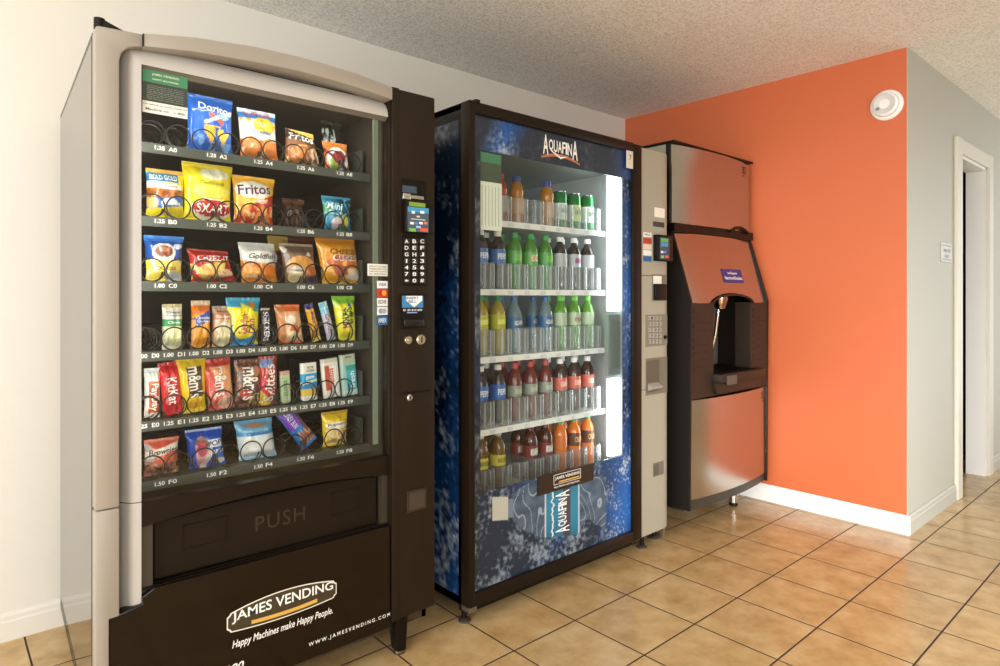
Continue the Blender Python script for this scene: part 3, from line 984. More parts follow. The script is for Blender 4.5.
pack('cookie_pack', 'dim brown cookie pack behind the spirals of the second tray', 'cookie pack', (282, 304, 199, 222), 'B',
     paint('5a3626', ('n', -1, 1, 0, 1, 4, .15, '7c4c38'), ('b', .86, .94, '8a5c48')), (), depth=.03, Y=2.06)
pack('cookie_bag', 'teal cookie bag with round cookies and green stripe, right on the second tray', 'cookie bag', (322, 352, 197, 229), 'B',
     paint('2d86a6', ('r', .0, 1, .45, 1, '1f4f66'), ('e', -.15, .24, .5, .2, 'd6bcb0'), ('e', -.2, .2, .3, .12, 'd9d24e'), ('e', .35, .3, .3, .2, 'cfc24a'), ('v', .04, .36, -.45, '4f9a5a'), ('r', -1, .1, 0, .5, '2d86a6'), ('e', -.2, .24, .42, .17, 'd6c0b8'), ('n', -1, 1, .5, 1, 5, .3, '79c6da'), ('b', .94, 1, '3a93b2')),
     [('Mini', 'd8eef4', -.3, .72, .5, .2, {'rot': -.1, 'bold': .05}), ('Bites', 'c8e2ea', -.3, .54, .4, .12, {'rot': -.1})], depth=.04, skew=.008, taper=.1)
# third tray
pack('cookie_bag', 'blue topped bag with yellow lower half, left on the third tray', 'cookie bag', (145, 183, 236, 283), 'C',
     paint('1f4f9e', ('b', .88, 1, '2f74c4'), ('e', -.1, .64, .62, .2, 'e9e4da'), ('e', -.1, .66, .48, .13, '7c3f22'), ('e', -.1, .7, .25, .06, 'b9775a'), ('e', .65, .78, .25, .06, 'dfe6f2'), ('b', 0, .46, 'f0d65a'), ('n', -1, 1, .05, .5, 4, .22, 'efe6c8'), ('e', .5, .12, .5, .1, 'ccd2da')),
     [('mini', 'f3f3ee', -.1, .52, .5, .08, {'bold': .05}), ('COOKIES', '8a3a1e', -.1, .3, .62, .07)], taper=.12)
pack('cracker_bag', 'short red cheese cracker bag with white lettering, on the third tray', 'cracker bag', (186, 236, 250, 282), 'C',
     paint('b8281f', ('b', .88, 1, '9a2a24'), ('e', -.1, .32, .7, .26, 'e9a54a'), ('n', -1, .5, .1, .55, 3, .05, 'f0cf7c'), ('t', .35, .62, .3, .42, 'f1d05a'), ('e', .55, .25, .4, .18, 'eac89a'), ('v', .0, .14, .1, 'c8323a'), ('n', .2, 1, .0, .4, 4, .2, 'd8504a')),
     [('CHEEZ-IT', 'f6f2ea', .1, .74, .74, .16, {'bold': .06})], depth=.05, tear=-.004, skew=.020, taper=-.12)
pack('cracker_bag', 'silver and orange fish cracker bag, middle of the third tray', 'cracker bag', (238, 278, 243, 283), 'C',
     paint('cfcfc8', ('e', .1, .66, .85, .15, 'f1ede4'), ('u', .50, -.06, 'e8892e'), ('n', -1, 1, .08, .5, 4, .15, 'f2a552'), ('e', -.5, .3, .45, .1, 'f3ae5a'), ('e', .5, .34, .4, .1, 'e87a24'), ('b', .92, 1, 'bcbcb6'), ('b', 0, .06, 'e07a2a')),
     [('Goldfish', '3a2e28', .15, .67, .74, .13, {'shear': .2, 'bold': .04}), ('BAKED', 'f6eadb', -.45, .17, .3, .06)], skew=.012)
pack('cookie_pack', 'clear and brown cookie pack with peanut cookies, on the third tray', 'cookie pack', (279, 319, 244, 283), 'C',
     paint('7a5a40', ('b', .72, 1, '6a5244'), ('n', -1, 1, .7, 1, 3, .2, 'd2c8ba'), ('e', 0, .46, .85, .24, 'd99a4e'), ('e', -.35, .22, .5, .2, 'd9b98c'), ('e', -.35, .34, .42, .1, 'efe6d0'), ('e', .5, .32, .4, .14, 'c06a34'), ('u', .12, .14, '4a3a5e'), ('e', -.4, .14, .45, .12, 'd8bd92'), ('b', .94, 1, '9a8874')),
     [('Cookies', '5a2e1c', -.35, .34, .34, .06)], depth=.05, skew=.022)
pack('cookie_pack', 'yellow and maroon pack standing behind the peanut cookie pack', 'cookie pack', (268, 316, 237, 283), 'C',
     paint('6a2a26', ('r', -1, -.2, .7, 1, 'c9a24a')), (), depth=.03, Y=2.02)
pack('corn_snack_bag', 'tall golden corn snack bag, rightmost on the third tray', 'corn snack bag', (315, 362, 238, 283), 'C',
     paint('e79a24', ('b', .86, 1, 'd98a24'), ('e', .0, .44, .8, .16, 'e0703a'), ('n', -1, 1, .05, .5, 3, .22, 'f0bd58'), ('e', -.15, .3, .35, .13, 'b05a4a'), ('e', .55, .28, .35, .08, 'f3d9a8'), ('e', .55, .18, .4, .07, 'efe4d4'), ('b', 0, .06, 'eec242')),
     [('CHEESE', '5a3a20', .15, .70, .66, .11, {'bold': .05}), ('CURLS', 'f4f0e6', .2, .57, .62, .13, {'bold': .06}), ('CURLS', '5b3566', .21, .575, .56, .10)], depth=.05, tear=.004, skew=.028)
# fourth tray
pack('cracker_pack', 'cream cracker pack with green stripe, leftmost pack on the fourth tray', 'cracker pack', (162, 182, 304, 350), 'D',
     paint('ece6c4', ('b', .92, 1, 'b8a878'), ('b', .68, .9, 'e9e4cf'), ('b', .52, .68, '3f9a5a'), ('e', .1, .32, .8, .2, 'f0e9b2'), ('n', -1, 1, .1, .5, 4, .3, 'd9cf8a')),
     [('Cheese', '2c4f86', 0, .82, .7, .05), ('Crackers', '2c4f86', 0, .75, .75, .05), ('Chive', 'f1efe4', 0, .6, .6, .06)], depth=.04, boxy=5)
pack('cracker_pack', 'orange cheese cracker pack with blue slanted band, on the fourth tray', 'cracker pack', (191, 210, 300.6, 346), 'D',
     paint('ee9a24', ('b', .90, 1, 'e0c4a0'), ('b', .72, .90, 'e87a2c'), ('v', .5, .72, .1, '3a52a8'), ('r', -1, -.75, 0, .6, 'f0b070'), ('n', -1, 1, .05, .5, 5, .3, 'f7b84a')),
     [('Cheddar', 'f4efe6', .1, .64, .75, .06), ('Crackers', 'f4efe6', .1, .57, .7, .05)], depth=.04, boxy=5)
pack('cracker_pack', 'tan cracker pack with two round crackers, on the fourth tray', 'cracker pack', (212, 231, 306, 346), 'D',
     paint('d8b08c', ('b', .92, 1, 'a89a8c'), ('b', .68, .82, 'c98a6a'), ('e', .05, .44, .8, .17, 'eee0b4'), ('e', .05, .2, .8, .18, 'efe3bc'), ('e', .05, .2, .5, .1, 'e6d69e')),
     [('Malt', '8a3a2c', 0, .87, .6, .06), ('Crackers', 'f6ece0', 0, .75, .75, .06)], depth=.04, boxy=5)
pack('candy_pack', 'yellow and blue candy pack with pink upright lettering, on the fourth tray', 'candy pack', (227, 259, 297.6, 346), 'D',
     paint('f1dd24', ('d', .86, -.2, '38a8c8'), ('e', -.2, .24, .95, .26, '2f8fc8'), ('e', -.1, .36, .7, .22, 'f1dd24'), ('e', .45, .85, .25, .06, 'c87a28'), ('e', .6, .76, .2, .04, '4fa04a'), ('r', -1, -.2, .80, 1, '3fa6cc'), ('u', .12, -.1, '2f93cc')),
     [('Swedish', 'b8406c', -.15, .46, .42, .22, {'rot': pi / 2 - .15, 'bold': .04}), ('Fish', 'b8406c', .3, .42, .3, .26, {'rot': pi / 2 - .15, 'bold': .04})], depth=.045, taper=.15)
pack('candy_bar', 'dark brown candy bar with white upright lettering, on the fourth tray', 'candy bar', (260.5, 269.5, 308, 346), 'D',
     paint('4a332c', ('r', -.75, .75, .08, .92, '3a3058'), ('b', .95, 1, 'b8a890')),
     [('SNICKERS', 'f2efe8', 0, .5, .8, .6, {'rot': -pi / 2, 'bold': .04})], depth=.025, boxy=5)
pack('cracker_pack', 'peach cracker pack with orange top, on the fourth tray', 'cracker pack', (274, 304, 304.6, 344), 'D',
     paint('e9b48a', ('b', .84, 1, 'd96a34'), ('r', -1, -.5, .0, 1, 'c8824e'), ('e', .15, .28, .6, .2, 'f1c9a0'), ('e', .25, .36, .45, .12, 'e0703a'), ('e', .1, .24, .35, .1, 'e9d9a8'), ('e', 0, .62, .5, .1, 'f4e2cc'), ('b', 0, .06, 'd9623a')), (), depth=.04, skew=.016)
pack('candy_bar', 'yellow candy bar with dark blue top tilted over, on the fourth tray', 'candy bar', (301, 324, 302, 341), 'D',
     paint('e8a826', ('b', .86, 1, '3a3a6a'), ('n', -1, 1, .1, .8, 4, .25, 'c07a1c'), ('b', 0, .1, 'ecd65a')),
     [('Butterfinger', '3a3468', 0, .45, .66, .5, {'rot': -pi / 2, 'bold': .04})], depth=.022, roll=-.24, size=(.030, .125))
pack('candy_bar', 'pale blue candy bar tilted over beside the yellow one, on the fourth tray', 'candy bar', (316, 338, 299, 340), 'D',
     paint('c8c6d6', ('b', .72, 1, '7fc0d8'), ('n', -1, 1, .82, 1, 5, .1, 'e6f2f6'), ('n', -1, 1, .1, .7, 4, .3, 'b49cb0')),
     [('Crunch', '8a4a6a', 0, .45, .5, .5, {'rot': -pi / 2, 'bold': .04})], depth=.022, roll=-.26, size=(.030, .13))
pack('candy_pack', 'lime green and yellow sour candy pack, rightmost on the fourth tray', 'candy pack', (333, 357, 296, 341), 'D',
     paint('e9e03a', ('b', .84, 1, '8cc63a'), ('n', -1, 1, .8, 1, 3, .2, 'b4dc5a'), ('e', -.2, .3, .45, .12, 'e8a05a'), ('e', -.1, .2, .5, .12, 'efd23a'), ('e', .4, .6, .3, .06, '5aa04a'), ('e', .3, .8, .2, .05, '4a86c0')),
     [('SOUR', '2a3a1c', .1, .55, .4, .4, {'rot': -pi / 2 + .1, 'bold': .05}), ('PATCH', '2a3a1c', -.3, .5, .4, .3, {'rot': -pi / 2 + .1, 'bold': .04})], depth=.045, skew=.016, taper=.35)
# fifth tray
pack('candy_bar', 'white and red candy bar, leftmost on the fifth tray', 'candy bar', (144, 160, 368, 419), 'E',
     paint('eeeade', ('b', .9, 1, 'd2d4d0'), ('r', -.6, .8, .1, .74, 'd9622c'), ('b', 0, .05, 'd8cfc4')),
     [('PayDay', 'f6f2ea', .1, .42, .55, .6, {'rot': -pi / 2, 'bold': .06})], depth=.028, boxy=4)
pack('candy_bar', 'red wafer bar with white lettering, on the fifth tray', 'candy bar', (159, 182, 368.6, 418), 'E',
     paint('d8262c', ('b', .86, 1, 'b81c22'), ('n', -1, 1, .0, .3, 3, .3, 'e85a5a'), ('e', 0, .48, .62, .3, 'c81e26')),
     [('KitKat', 'f6f2ee', .05, .46, .5, .5, {'rot': -pi / 2, 'bold': .05})], depth=.028, boxy=4, roll=-.10, size=(.052, .148))
pack('candy_pack', 'yellow peanut candy pack with brown lettering, on the fifth tray', 'candy pack', (180, 205, 361, 413), 'E',
     paint('efc81e', ('e', .0, .17, .9, .17, 'ecd028'), ('e', .0, .17, .6, .1, 'e2b01a'), ('n', -1, 1, .0, .2, 4, .25, 'd88a2a'), ('v', .32, .84, .0, 'efc81e'), ('r', -.45, .65, .28, .84, '5a3a18')),
     [("m&m's", 'f6f0e4', .1, .56, .55, .5, {'rot': -pi / 2, 'bold': .02})], depth=.04, roll=-.07, size=(.072, .158), taper=.3)
pack('candy_pack', 'red and peach candy pack with white lettering, on the fifth tray', 'candy pack', (204, 233, 365, 413), 'E',
     paint('d9554a', ('d', .55, -.5, 'e6a06a'), ('b', .86, 1, 'c43a34'), ('e', -.3, .2, .5, .16, 'e86a5a'), ('e', .3, .14, .6, .14, 'e9b09a'), ('n', -1, 1, 0, .4, 4, .2, 'f0c0a8')),
     [("m&m's", 'f8f2ea', .07, .56, .56, .46, {'rot': -pi / 2, 'bold': .02})], depth=.04, roll=-.06, size=(.078, .15), taper=.15, skew=.01)
pack('candy_pack', 'brown milk chocolate candy pack with white lettering, on the fifth tray', 'candy pack', (234, 261, 359, 408), 'E',
     paint('6a4434', ('n', -1, 1, 0, 1, 4, .2, '9a6a52'), ('e', -.3, .3, .4, .1, 'b83a34'), ('e', .4, .16, .4, .1, 'd8b04a'), ('e', .5, .75, .4, .1, 'c88a6a'), ('b', .9, 1, '7a4e40')),
     [("m&m's", 'f4eee6', .1, .5, .68, .6, {'rot': -pi / 2, 'bold': .04})], depth=.04)
pack('candy_pack', 'red candy pack with white upright lettering and a blue top, on the fifth tray', 'candy pack', (258, 277, 356, 407), 'E',
     paint('b8321f', ('r', -1, .5, .78, .95, '8a9ac8'), ('e', -.6, .4, .4, .16, 'c82a44'), ('u', .14, -.2, 'e2b83a'), ('r', .62, 1, 0, 1, '8a3420')),
     [('Skittles', 'f6f2ee', .0, .46, .76, .56, {'rot': pi / 2, 'bold': .05})], depth=.035)
pack('gum_pack', 'slim green gum pack, on the fifth tray', 'gum pack', (279, 291, 370, 403), 'E',
     paint('b9c49a', ('b', .88, 1, 'c49a84'), ('n', -1, 1, 0, .8, 4, .3, '8fae84')),
     [('mint', '5a8a5a', 0, .45, .5, .5, V270)], depth=.018, boxy=8, seal=False, roll=-.06, size=(.032, .10))
pack('mint_pack', 'white mint pack with blue and yellow bands, on the fifth tray', 'mint pack', (299, 318, 361, 401), 'E',
     paint('e9e6da', ('b', .46, .72, '2f9ccc'), ('b', .28, .46, '2a86c0'), ('v', .46, .52, .04, 'd8dfae'), ('b', .12, .30, 'e8c052')),
     [('ICE', '3a3a3a', .1, .88, .4, .06), ('CUBES', '3a3a3a', .1, .79, .5, .06), ('gum', 'f0f6f8', 0, .6, .5, .1)], depth=.022, boxy=8, seal=False, roll=-.04, size=(.055, .120))
pack('mint_pack', 'white box with red upright print, on the fifth tray', 'mint pack', (319, 341, 355.6, 398), 'E',
     paint('e6e0d2', ('r', -.75, -.2, .2, .84, 'c8564a'), ('r', .0, .6, .1, .8, 'f2eee6'), ('b', .9, 1, 'd2ccba')),
     [('mentos', 'd8402c', -.05, .5, .5, .3, V90)], depth=.024, boxy=9, seal=False, roll=-.10, size=(.060, .128))
pack('gum_pack', 'teal gum pack on a pale hang card, rightmost on the fifth tray', 'gum pack', (338, 358, 351, 399), 'E',
     paint('b9c2a6', ('e', .0, .93, .4, .02, '4a4436'), ('b', .0, .78, 'a8c8bc'), ('r', -.4, 1, .12, .62, '4fb4c0'), ('r', -.4, 1, .62, .74, '3fa48c'), ('b', 0, .12, 'c8d8cc')),
     [('fresh', 'e8f6f4', .3, .38, .4, .3, V90)], depth=.022, boxy=9, seal=False, roll=-.09, size=(.058, .138))
# bottom tray
pack('brownie_pack', 'red and grey brownie pack with script lettering, left on the bottom tray', 'brownie pack', (144, 179, 438, 476), 'F',
     paint('d8604a', ('e', -.9, .5, .4, .4, 'b8aca6'), ('v', .58, .78, .1, 'efe2d4'), ('b', 0, .34, '8a5a48'), ('n', -1, 1, 0, .42, 3, .0, 'b0745c'), ('n', -1, 1, 0, .36, 5, .2, '5a3a30'), ('b', .93, 1, 'd27a64')),
     [('Brownies', '5a2a22', .0, .68, .8, .16, {'rot': .08, 'shear': .2})])
pack('pastry_box', 'blue frosted pastry pack with pink pastry picture, on the bottom tray', 'pastry pack', (185, 226, 428, 479), 'F',
     paint('1d4fb4', ('e', -.25, .46, .42, .36, 'd87a94'), ('e', -.35, .3, .3, .26, 'e0a09c'), ('e', -.2, .66, .42, .12, '7a5a44'), ('v', .1, .4, .9, 'd9c8c0'), ('r', -1, -.65, 0, 1, '1d4fb4'), ('r', .3, 1, .0, 1, '1d4fb4'), ('e', -.3, .5, .26, .2, 'c24a68'), ('r', .1, .85, .52, .72, 'eceef2'), ('e', .6, .26, .3, .22, '3a7ad0'), ('e', .7, .14, .3, .08, 'eee6e0'), ('b', .94, 1, 'a8bfe6')),
     [('POP', '1c2c5c', .45, .62, .36, .14, {'rot': .15, 'bold': .06}), ('TARTS', 'f0f2f6', .5, .40, .4, .1, {'rot': .15, 'bold': .06})], depth=.03, boxy=6, skew=.012)
pack('pastry_pack', 'pale blue and white frosted doughnut pack, middle of the bottom tray', 'pastry pack', (234, 277, 419, 467), 'F',
     paint('6aa8cc', ('b', 0, .62, 'd4dee2'), ('e', -.4, .36, .45, .24, 'eeece6'), ('e', .4, .32, .45, .24, 'efeeea'), ('b', .62, .72, '4a90c4'), ('e', 0, .86, .6, .05, 'b88a6a'), ('b', 0, .06, '8fc0da'), ('n', -1, 1, .72, 1, 3, .2, '90c4de')),
     [('Donuts', '2f68a8', 0, .67, .55, .08, {'bold': .04})], depth=.05, skew=.016)
pack('pastry_pack', 'purple and blue roll pack tipped right over, on the bottom tray', 'pastry pack', (279, 312, 418, 457), 'F',
     paint('2f78bc', ('r', -.9, .4, .5, .94, '7a3fb0'), ('r', -.5, .9, .08, .36, 'a86a58'), ('n', -.6, 1, .06, .4, 4, .1, 'd09a84'), ('r', .5, 1, .3, .9, '6a4a44')),
     [('HONEY BUN', 'e9e2f4', -.2, .7, .4, .3, {'rot': -pi / 2})], depth=.035, boxy=4, roll=-.62, size=(.060, .165))
pack('popcorn_bag', 'small yellow snack bag, rightmost on the bottom tray', 'popcorn bag', (322, 347, 411, 452), 'F',
     paint('ecc42e', ('e', 0, .62, .85, .1, 'f1e8d0'), ('e', .0, .28, .75, .24, 'e6c07c'), ('n', -1, 1, .05, .5, 4, .1, 'f0d8a0'), ('n', -1, 1, .05, .45, 5, .25, 'c8904a'), ('b', .92, 1, 'c89a2c')),
     [('Popcorn', '6a3a5a', 0, .64, .7, .1, {'rot': .06, 'bold': .04})], depth=.045, taper=.12)

# ------------------------------------------------------------------ drinks vending machine
DX_0, DX_1, DY = 1.405, 2.40, 1.76
drink = thing('drinks_vending_machine', 'glass-front drinks machine with blue water graphics and lit shelves', 'vending machine', (2.02, 2.2, 0))


def splash(x, z, seed=0.0, dark=0.0, boost=0.0):
    """printed water spray: deep blue with fine pale foam"""
    p = Vector((x * 5 + seed, z * 5, seed))
    big = noise.fractal(p, 1.0, 2.0, 3)
    fine = noise.fractal(p * 7, 0.7, 2.1, 4)
    f = max(0.0, min(1.0, (big * .9 + fine * .75 + boost - .05) * 1.2)) ** 1.3
    lo, mid, hi = lin('0a1a30'), lin('1f62b0'), lin('a9b8c4')
    k = max(0, min(1, .38 + .55 * noise.noise(p * .5) + .25 * fine + boost * .3 - dark))
    c = [lo[i] + (mid[i] - lo[i]) * k for i in range(3)]
    return [c[i] + (hi[i] - c[i]) * f * max(.1, 1 - dark) for i in range(3)]


def graphic(name, x0, x1, z0, z1, y, fn, nx, nz, parent, axis='y', thick=.002):
    inks, vs_ = [], []
    for j in range(nz + 1):
        for i in range(nx + 1):
            a, z = x0 + (x1 - x0) * i / nx, z0 + (z1 - z0) * j / nz
            vs_.append((a, y, z) if axis == 'y' else (y, a, z))
            inks.append(fn(a, z))
    fs = [(j * (nx + 1) + i, j * (nx + 1) + i + 1, (j + 1) * (nx + 1) + i + 1, (j + 1) * (nx + 1) + i) for j in range(nz) for i in range(nx)]
    n = len(vs_)
    cs = [0, nx, nz * (nx + 1) + nx, nz * (nx + 1)]
    for c_ in cs:           # backing sheet
        p = vs_[c_]
        vs_.append((p[0], y + thick, p[2]) if axis == 'y' else (y + thick, p[1], p[2]))
        inks.append(inks[c_])
    fs.append((n + 3, n + 2, n + 1, n))
    mb = MB()
    mb.v, mb.f = [Vector(p) for p in vs_], fs
    return mb.build(name, M_graphic, parent, inks=inks, fix=False)


# cabinet shell: sides, back, top, base, column housing
b = MB().box(DX_0 + .004, DX_0 + .03, 1.80, 2.66, 0.075, 1.855).box(2.455, 2.625, 1.80, 2.66, 0.075, 1.855).box(DX_0 + .03, 2.455, 2.64, 2.66, 0.075, 1.855)
b.box(DX_0 + .004, 2.625, 1.80, 2.66, 1.835, 1.857).box(DX_0 + .004, 2.625, 1.80, 2.66, 0.07, 0.36)
cb = b.build('cabinet', M_black, drink)
graphic('side_graphic', 1.815, 2.655, 0.10, 1.80, DX_0 + .0035, lambda y, z: splash(y * 1.3, z, 11.0, dark=max(0, min(.75, (z - .45) * .62)) - .2 * max(0, 1 - abs(y - 1.86) / .08), boost=.4 * max(0, (.75 - z)) - .12), 70, 190, drink, axis='x')
MB().box(2.447, 2.455, 1.80, 2.63, 0.36, 1.83).build('side_liner', mat('pale_liner', 'c3c9c7', 0.5), drink)
li = MB().box(1.44, 1.445, 1.80, 2.63, 0.36, 1.83).box(1.445, 2.447, 2.62, 2.63, 0.36, 1.83).box(1.445, 2.447, 1.80, 2.62, 1.76, 1.77)
li.build('interior_liner', mat('fridge_liner', '848c88', 0.5), drink)

# door: brown frame, glass, graphics
fr_ = MB()
fr_.box(DX_0, DX_0 + .027, DY - .012, 1.798, 0.075, 1.858, .004)
fr_.box(2.342, 2.405, DY - .012, 1.798, 0.075, 1.852, .004)
fr_.box(DX_0 + .025, 2.344, DY - .012, 1.798, 1.815, 1.856, .004)
fr_.box(DX_0 + .025, 2.344, DY - .012, 1.798, 0.075, 0.122, .004)
dr = fr_.build('door_frame', M_brown, drink, smooth=30)
MB().box(1.43, 2.40, 1.80, 1.84, 0.035, 0.075).build('kick_plate', M_black, drink)
MB().box(1.432, 1.452, DY - .014, DY + .02, 1.852, 1.864).build('top_bracket', M_black, dr)
MB().box(1.401, 1.436, DY - .016, DY + .03, 0.062, 0.079, .002).build('bottom_bracket', mat('bracket_steel', '8a8070', 0.35, 0.8), dr)
GY = DY + .004
WX0, WX1, WZ0, WZ1 = 1.468, 2.285, 0.466, 1.694


def header_ink(x, z):
    base = lin('262f3c')
    c = [base[i] * .7 + .3 * q for i, q in enumerate(splash(x, z, 3.0, dark=.7))]
    e = max(0, 1 - abs(x - 1.585 - (z - 1.75) * .5) / .10)
    if e > 0:
        s2 = splash(x * 1.6, z * 1.6, 5.0, dark=.15, boost=.1)
        return [c[i] + (s2[i] - c[i]) * e for i in range(3)]
    k = max(0, (x - 2.2) / .14)
    b_ = lin('2b4f8c')
    return [c[i] * (1 - k * .6) + b_[i] * k * .6 for i in range(3)]


hd = graphic('header_graphic', 1.4315, 2.343, WZ1, 1.816, GY, header_ink, 180, 24, drink)
graphic('side_strip', 1.4315, WX0, WZ0, WZ1, GY, lambda x, z: [.6 * q + .4 * g for q, g in zip(splash(x * 1.5, z, 8.0, dark=.4), lin('2a3038'))], 8, 160, drink)
graphic('side_strip', WX1, 2.343, WZ0, WZ1, GY, lambda x, z: splash(x * 2, z * 2, 21.0, dark=.0 if z < 1.2 else .2, boost=-.12), 16, 200, drink)


def lower_ink(x, z):
    """the printed bottle lying in the spray"""
    u = x - 1.50
    g0 = lin('38485a')
    c = [.75 * q + .25 * g for q, g in zip(splash(x * 1.5, z * 1.5, 31.0, dark=.30, boost=1.2 * max(0, .38 - z)), g0)]
    if x > 2.1:
        s2 = splash(x * 2.2, z * 2.2, 37.0, dark=-.35, boost=-.06)
        k = min(1, (x - 2.1) / .15)
        c = [c[i] * (1 - k) + s2[i] * k for i in range(3)]
    zc = 0.398 - 0.21 * (x - 1.52) * .9          # bottle axis
    d = z - zc
    if 1.525 < x < 1.60 and abs(d) < .043:
        q = abs(sin(d * 500)) * .12
        return [v * (.8 - q) for v in lin('d2d2c2')]
    if 1.60 < x < 1.63 and abs(d) < .035:
        return lin('6b7c8c')
    half = .035 + (.12 - .035) * min(1, max(0, (x - 1.62) / .16)) ** .6 if x < 1.78 else .12
    if 1.62 < x < 2.17 and abs(d) < half and z > .20 + .1 * noise.noise(Vector((x * 9, 3, 1))):
        if 1.795 < x < 2.00:
            if x < 1.803 or x > 1.992:
                return lin('b9c6cc')
            m_ = x - 1.84 - .012 * noise.noise(Vector((z * 60, 1, 2)))
            if abs(m_ + .0) < .004:
                return lin('d6dfe2')
            q = .5 + .5 * cos((d / .12) * 1.5)
            t0, t1 = lin('1c4a68'), lin('2f7f9e')
            if x > 1.90 and x < 1.945:
                t0, t1 = lin('30323e'), lin('4a4450')
            return [t0[i] + (t1[i] - t0[i]) * q for i in range(3)]
        g = .5 + .5 * noise.noise(Vector((x * 22, z * 30, 5)))
        ln = abs(sin((x * 60 + 60 * d * d * 4 + 7 * noise.noise(Vector((x * 9, z * 9, 2)))))) < .14
        t0, t1 = lin('2c3e52'), lin('64788c')
        return lin('8e9daa') if ln else [t0[i] + (t1[i] - t0[i]) * g * .8 for i in range(3)]
    return c


lw = graphic('lower_graphic', 1.4315, 2.343, 0.121, WZ0, GY, lower_ink, 330, 126, drink)
MB().box(WX0, WX1, DY + .007, DY + .012, WZ0, WZ1).build('glass_pane', M_glass, drink)


def brand(mb, cx, cz, tw, th, y, rot=0.0):
    """tall narrow capitals, first and last letters larger, on an arching base"""
    letters = 'AQUAFINA'
    ws = (1.25, 1.05, .95, .95, .8, .45, 1.05, 1.35)
    tot, x = sum(ws), 0.0
    for i, (ch, wd) in enumerate(zip(letters, ws)):
        big = i in (0, 7)
        a = (x + wd / 2) / tot - .5
        x += wd
        z0 = .16 * (1 - 4 * a * a) - .5 + (.0 if big else .1)
        z1 = .5 if big else .32
        lx, lz = a * tw, (z0 + z1) / 2 * th
        add_text(mb, ch, cx + lx * cos(rot) - lz * sin(rot), cz + lx * sin(rot) + lz * cos(rot), wd / tot * tw * .9, (z1 - z0) * th, y, rot=rot, bold=.02)


q = MB()
brand(q, 1.885, 1.763, .205, .082, GY - .001)
q.build('lettering', M_wlet, hd, fix=False)
q = MB()
n = 20
arc = lambda k, o, h: (1.775 + .225 * k, 1.712 + o + h * (1 - (2 * k - 1) ** 2))
q.prism([arc(k / n, .004, .022) for k in range(n + 1)] + [arc(1 - k / n, -.003, .017) for k in range(n + 1)], GY - .0012, GY - .0004, 'y')
q.build('orange_swoosh', mat('swoosh_orange', 'b5693c', 0.5), hd)
q = MB()
q.prism([(1.832, 1.742), (1.845, 1.742), (1.885, 1.727), (1.93, 1.735), (1.885, 1.719)], GY - .0018, GY - .0012, 'y')
q.build('white_tail', M_wlet, hd)
q = MB()
brand(q, 1.897, .305, .17, .085, GY - .001, rot=pi / 2)
q.build('lettering', M_wlet, lw, fix=False)
MB().box(2.295, 2.352, GY - .013, GY - .012, 1.738, 1.817).build('tag_sticker', mat('tag_paper', 'd8d0c0', 0.6), drink)
lettering('lettering', mat('ink_dark', '3a3a36', 0.5), drink, '7', 2.323, 1.787, .016, .022, GY - .0131)
pl = MB().box(1.752, 2.077, DY - .006, DY + .006, 0.399, 0.471, .001).build('name_plate', mat('plate_brown', '2a1c12', 0.3), drink)
q = MB()
for s_ in ((1.835, 1.995, .462, .464), (1.835, 1.995, .424, .426), (1.835, 1.837, .424, .464), (1.993, 1.995, .424, .464)):
    q.box(s_[0], s_[1], DY - .0068, DY - .006, s_[2], s_[3])
q.build('plate_outline', mat('badge_outline', 'e9e3d2', 0.5), pl)
lettering('lettering', M_wlet, pl, 'JAMES VENDING', 1.915, .4475, .145, .0155, DY - .0061, bold=.04)
MB().box(1.865, 1.985, DY - .0068, DY - .006, .430, .4355).build('gold_ribbon', mat('ribbon_gold', 'd9a94e', 0.45), pl)
lettering('lettering', M_wlet, pl, 'Happy Machines make Happy People.', 1.912, .4145, .15, .009, DY - .0061)
# notice inside the glass, upper left
MB().box(1.475, 1.575, DY + .013, DY + .0135, 1.655, 1.69).build('notice_header', mat('notice_green', '3f7d57', 0.5), drink)
MB().box(1.475, 1.575, DY + .013, DY + .0135, 1.585, 1.655).build('notice_middle', mat('notice_olive', '3b4a36', 0.5), drink)
MB().box(1.472, 1.578, DY + .013, DY + .0135, 1.41, 1.585).build('notice_body', mat('notice_paper', 'd5d9c8', 0.6), drink)
for i in range(6):
    MB().box(1.482 + .016 * i, 1.484 + .016 * i, DY + .0122, DY + .013, 1.425, 1.57).build('notice_rule', mat('rule_grey', '8f958a', 0.6), drink)

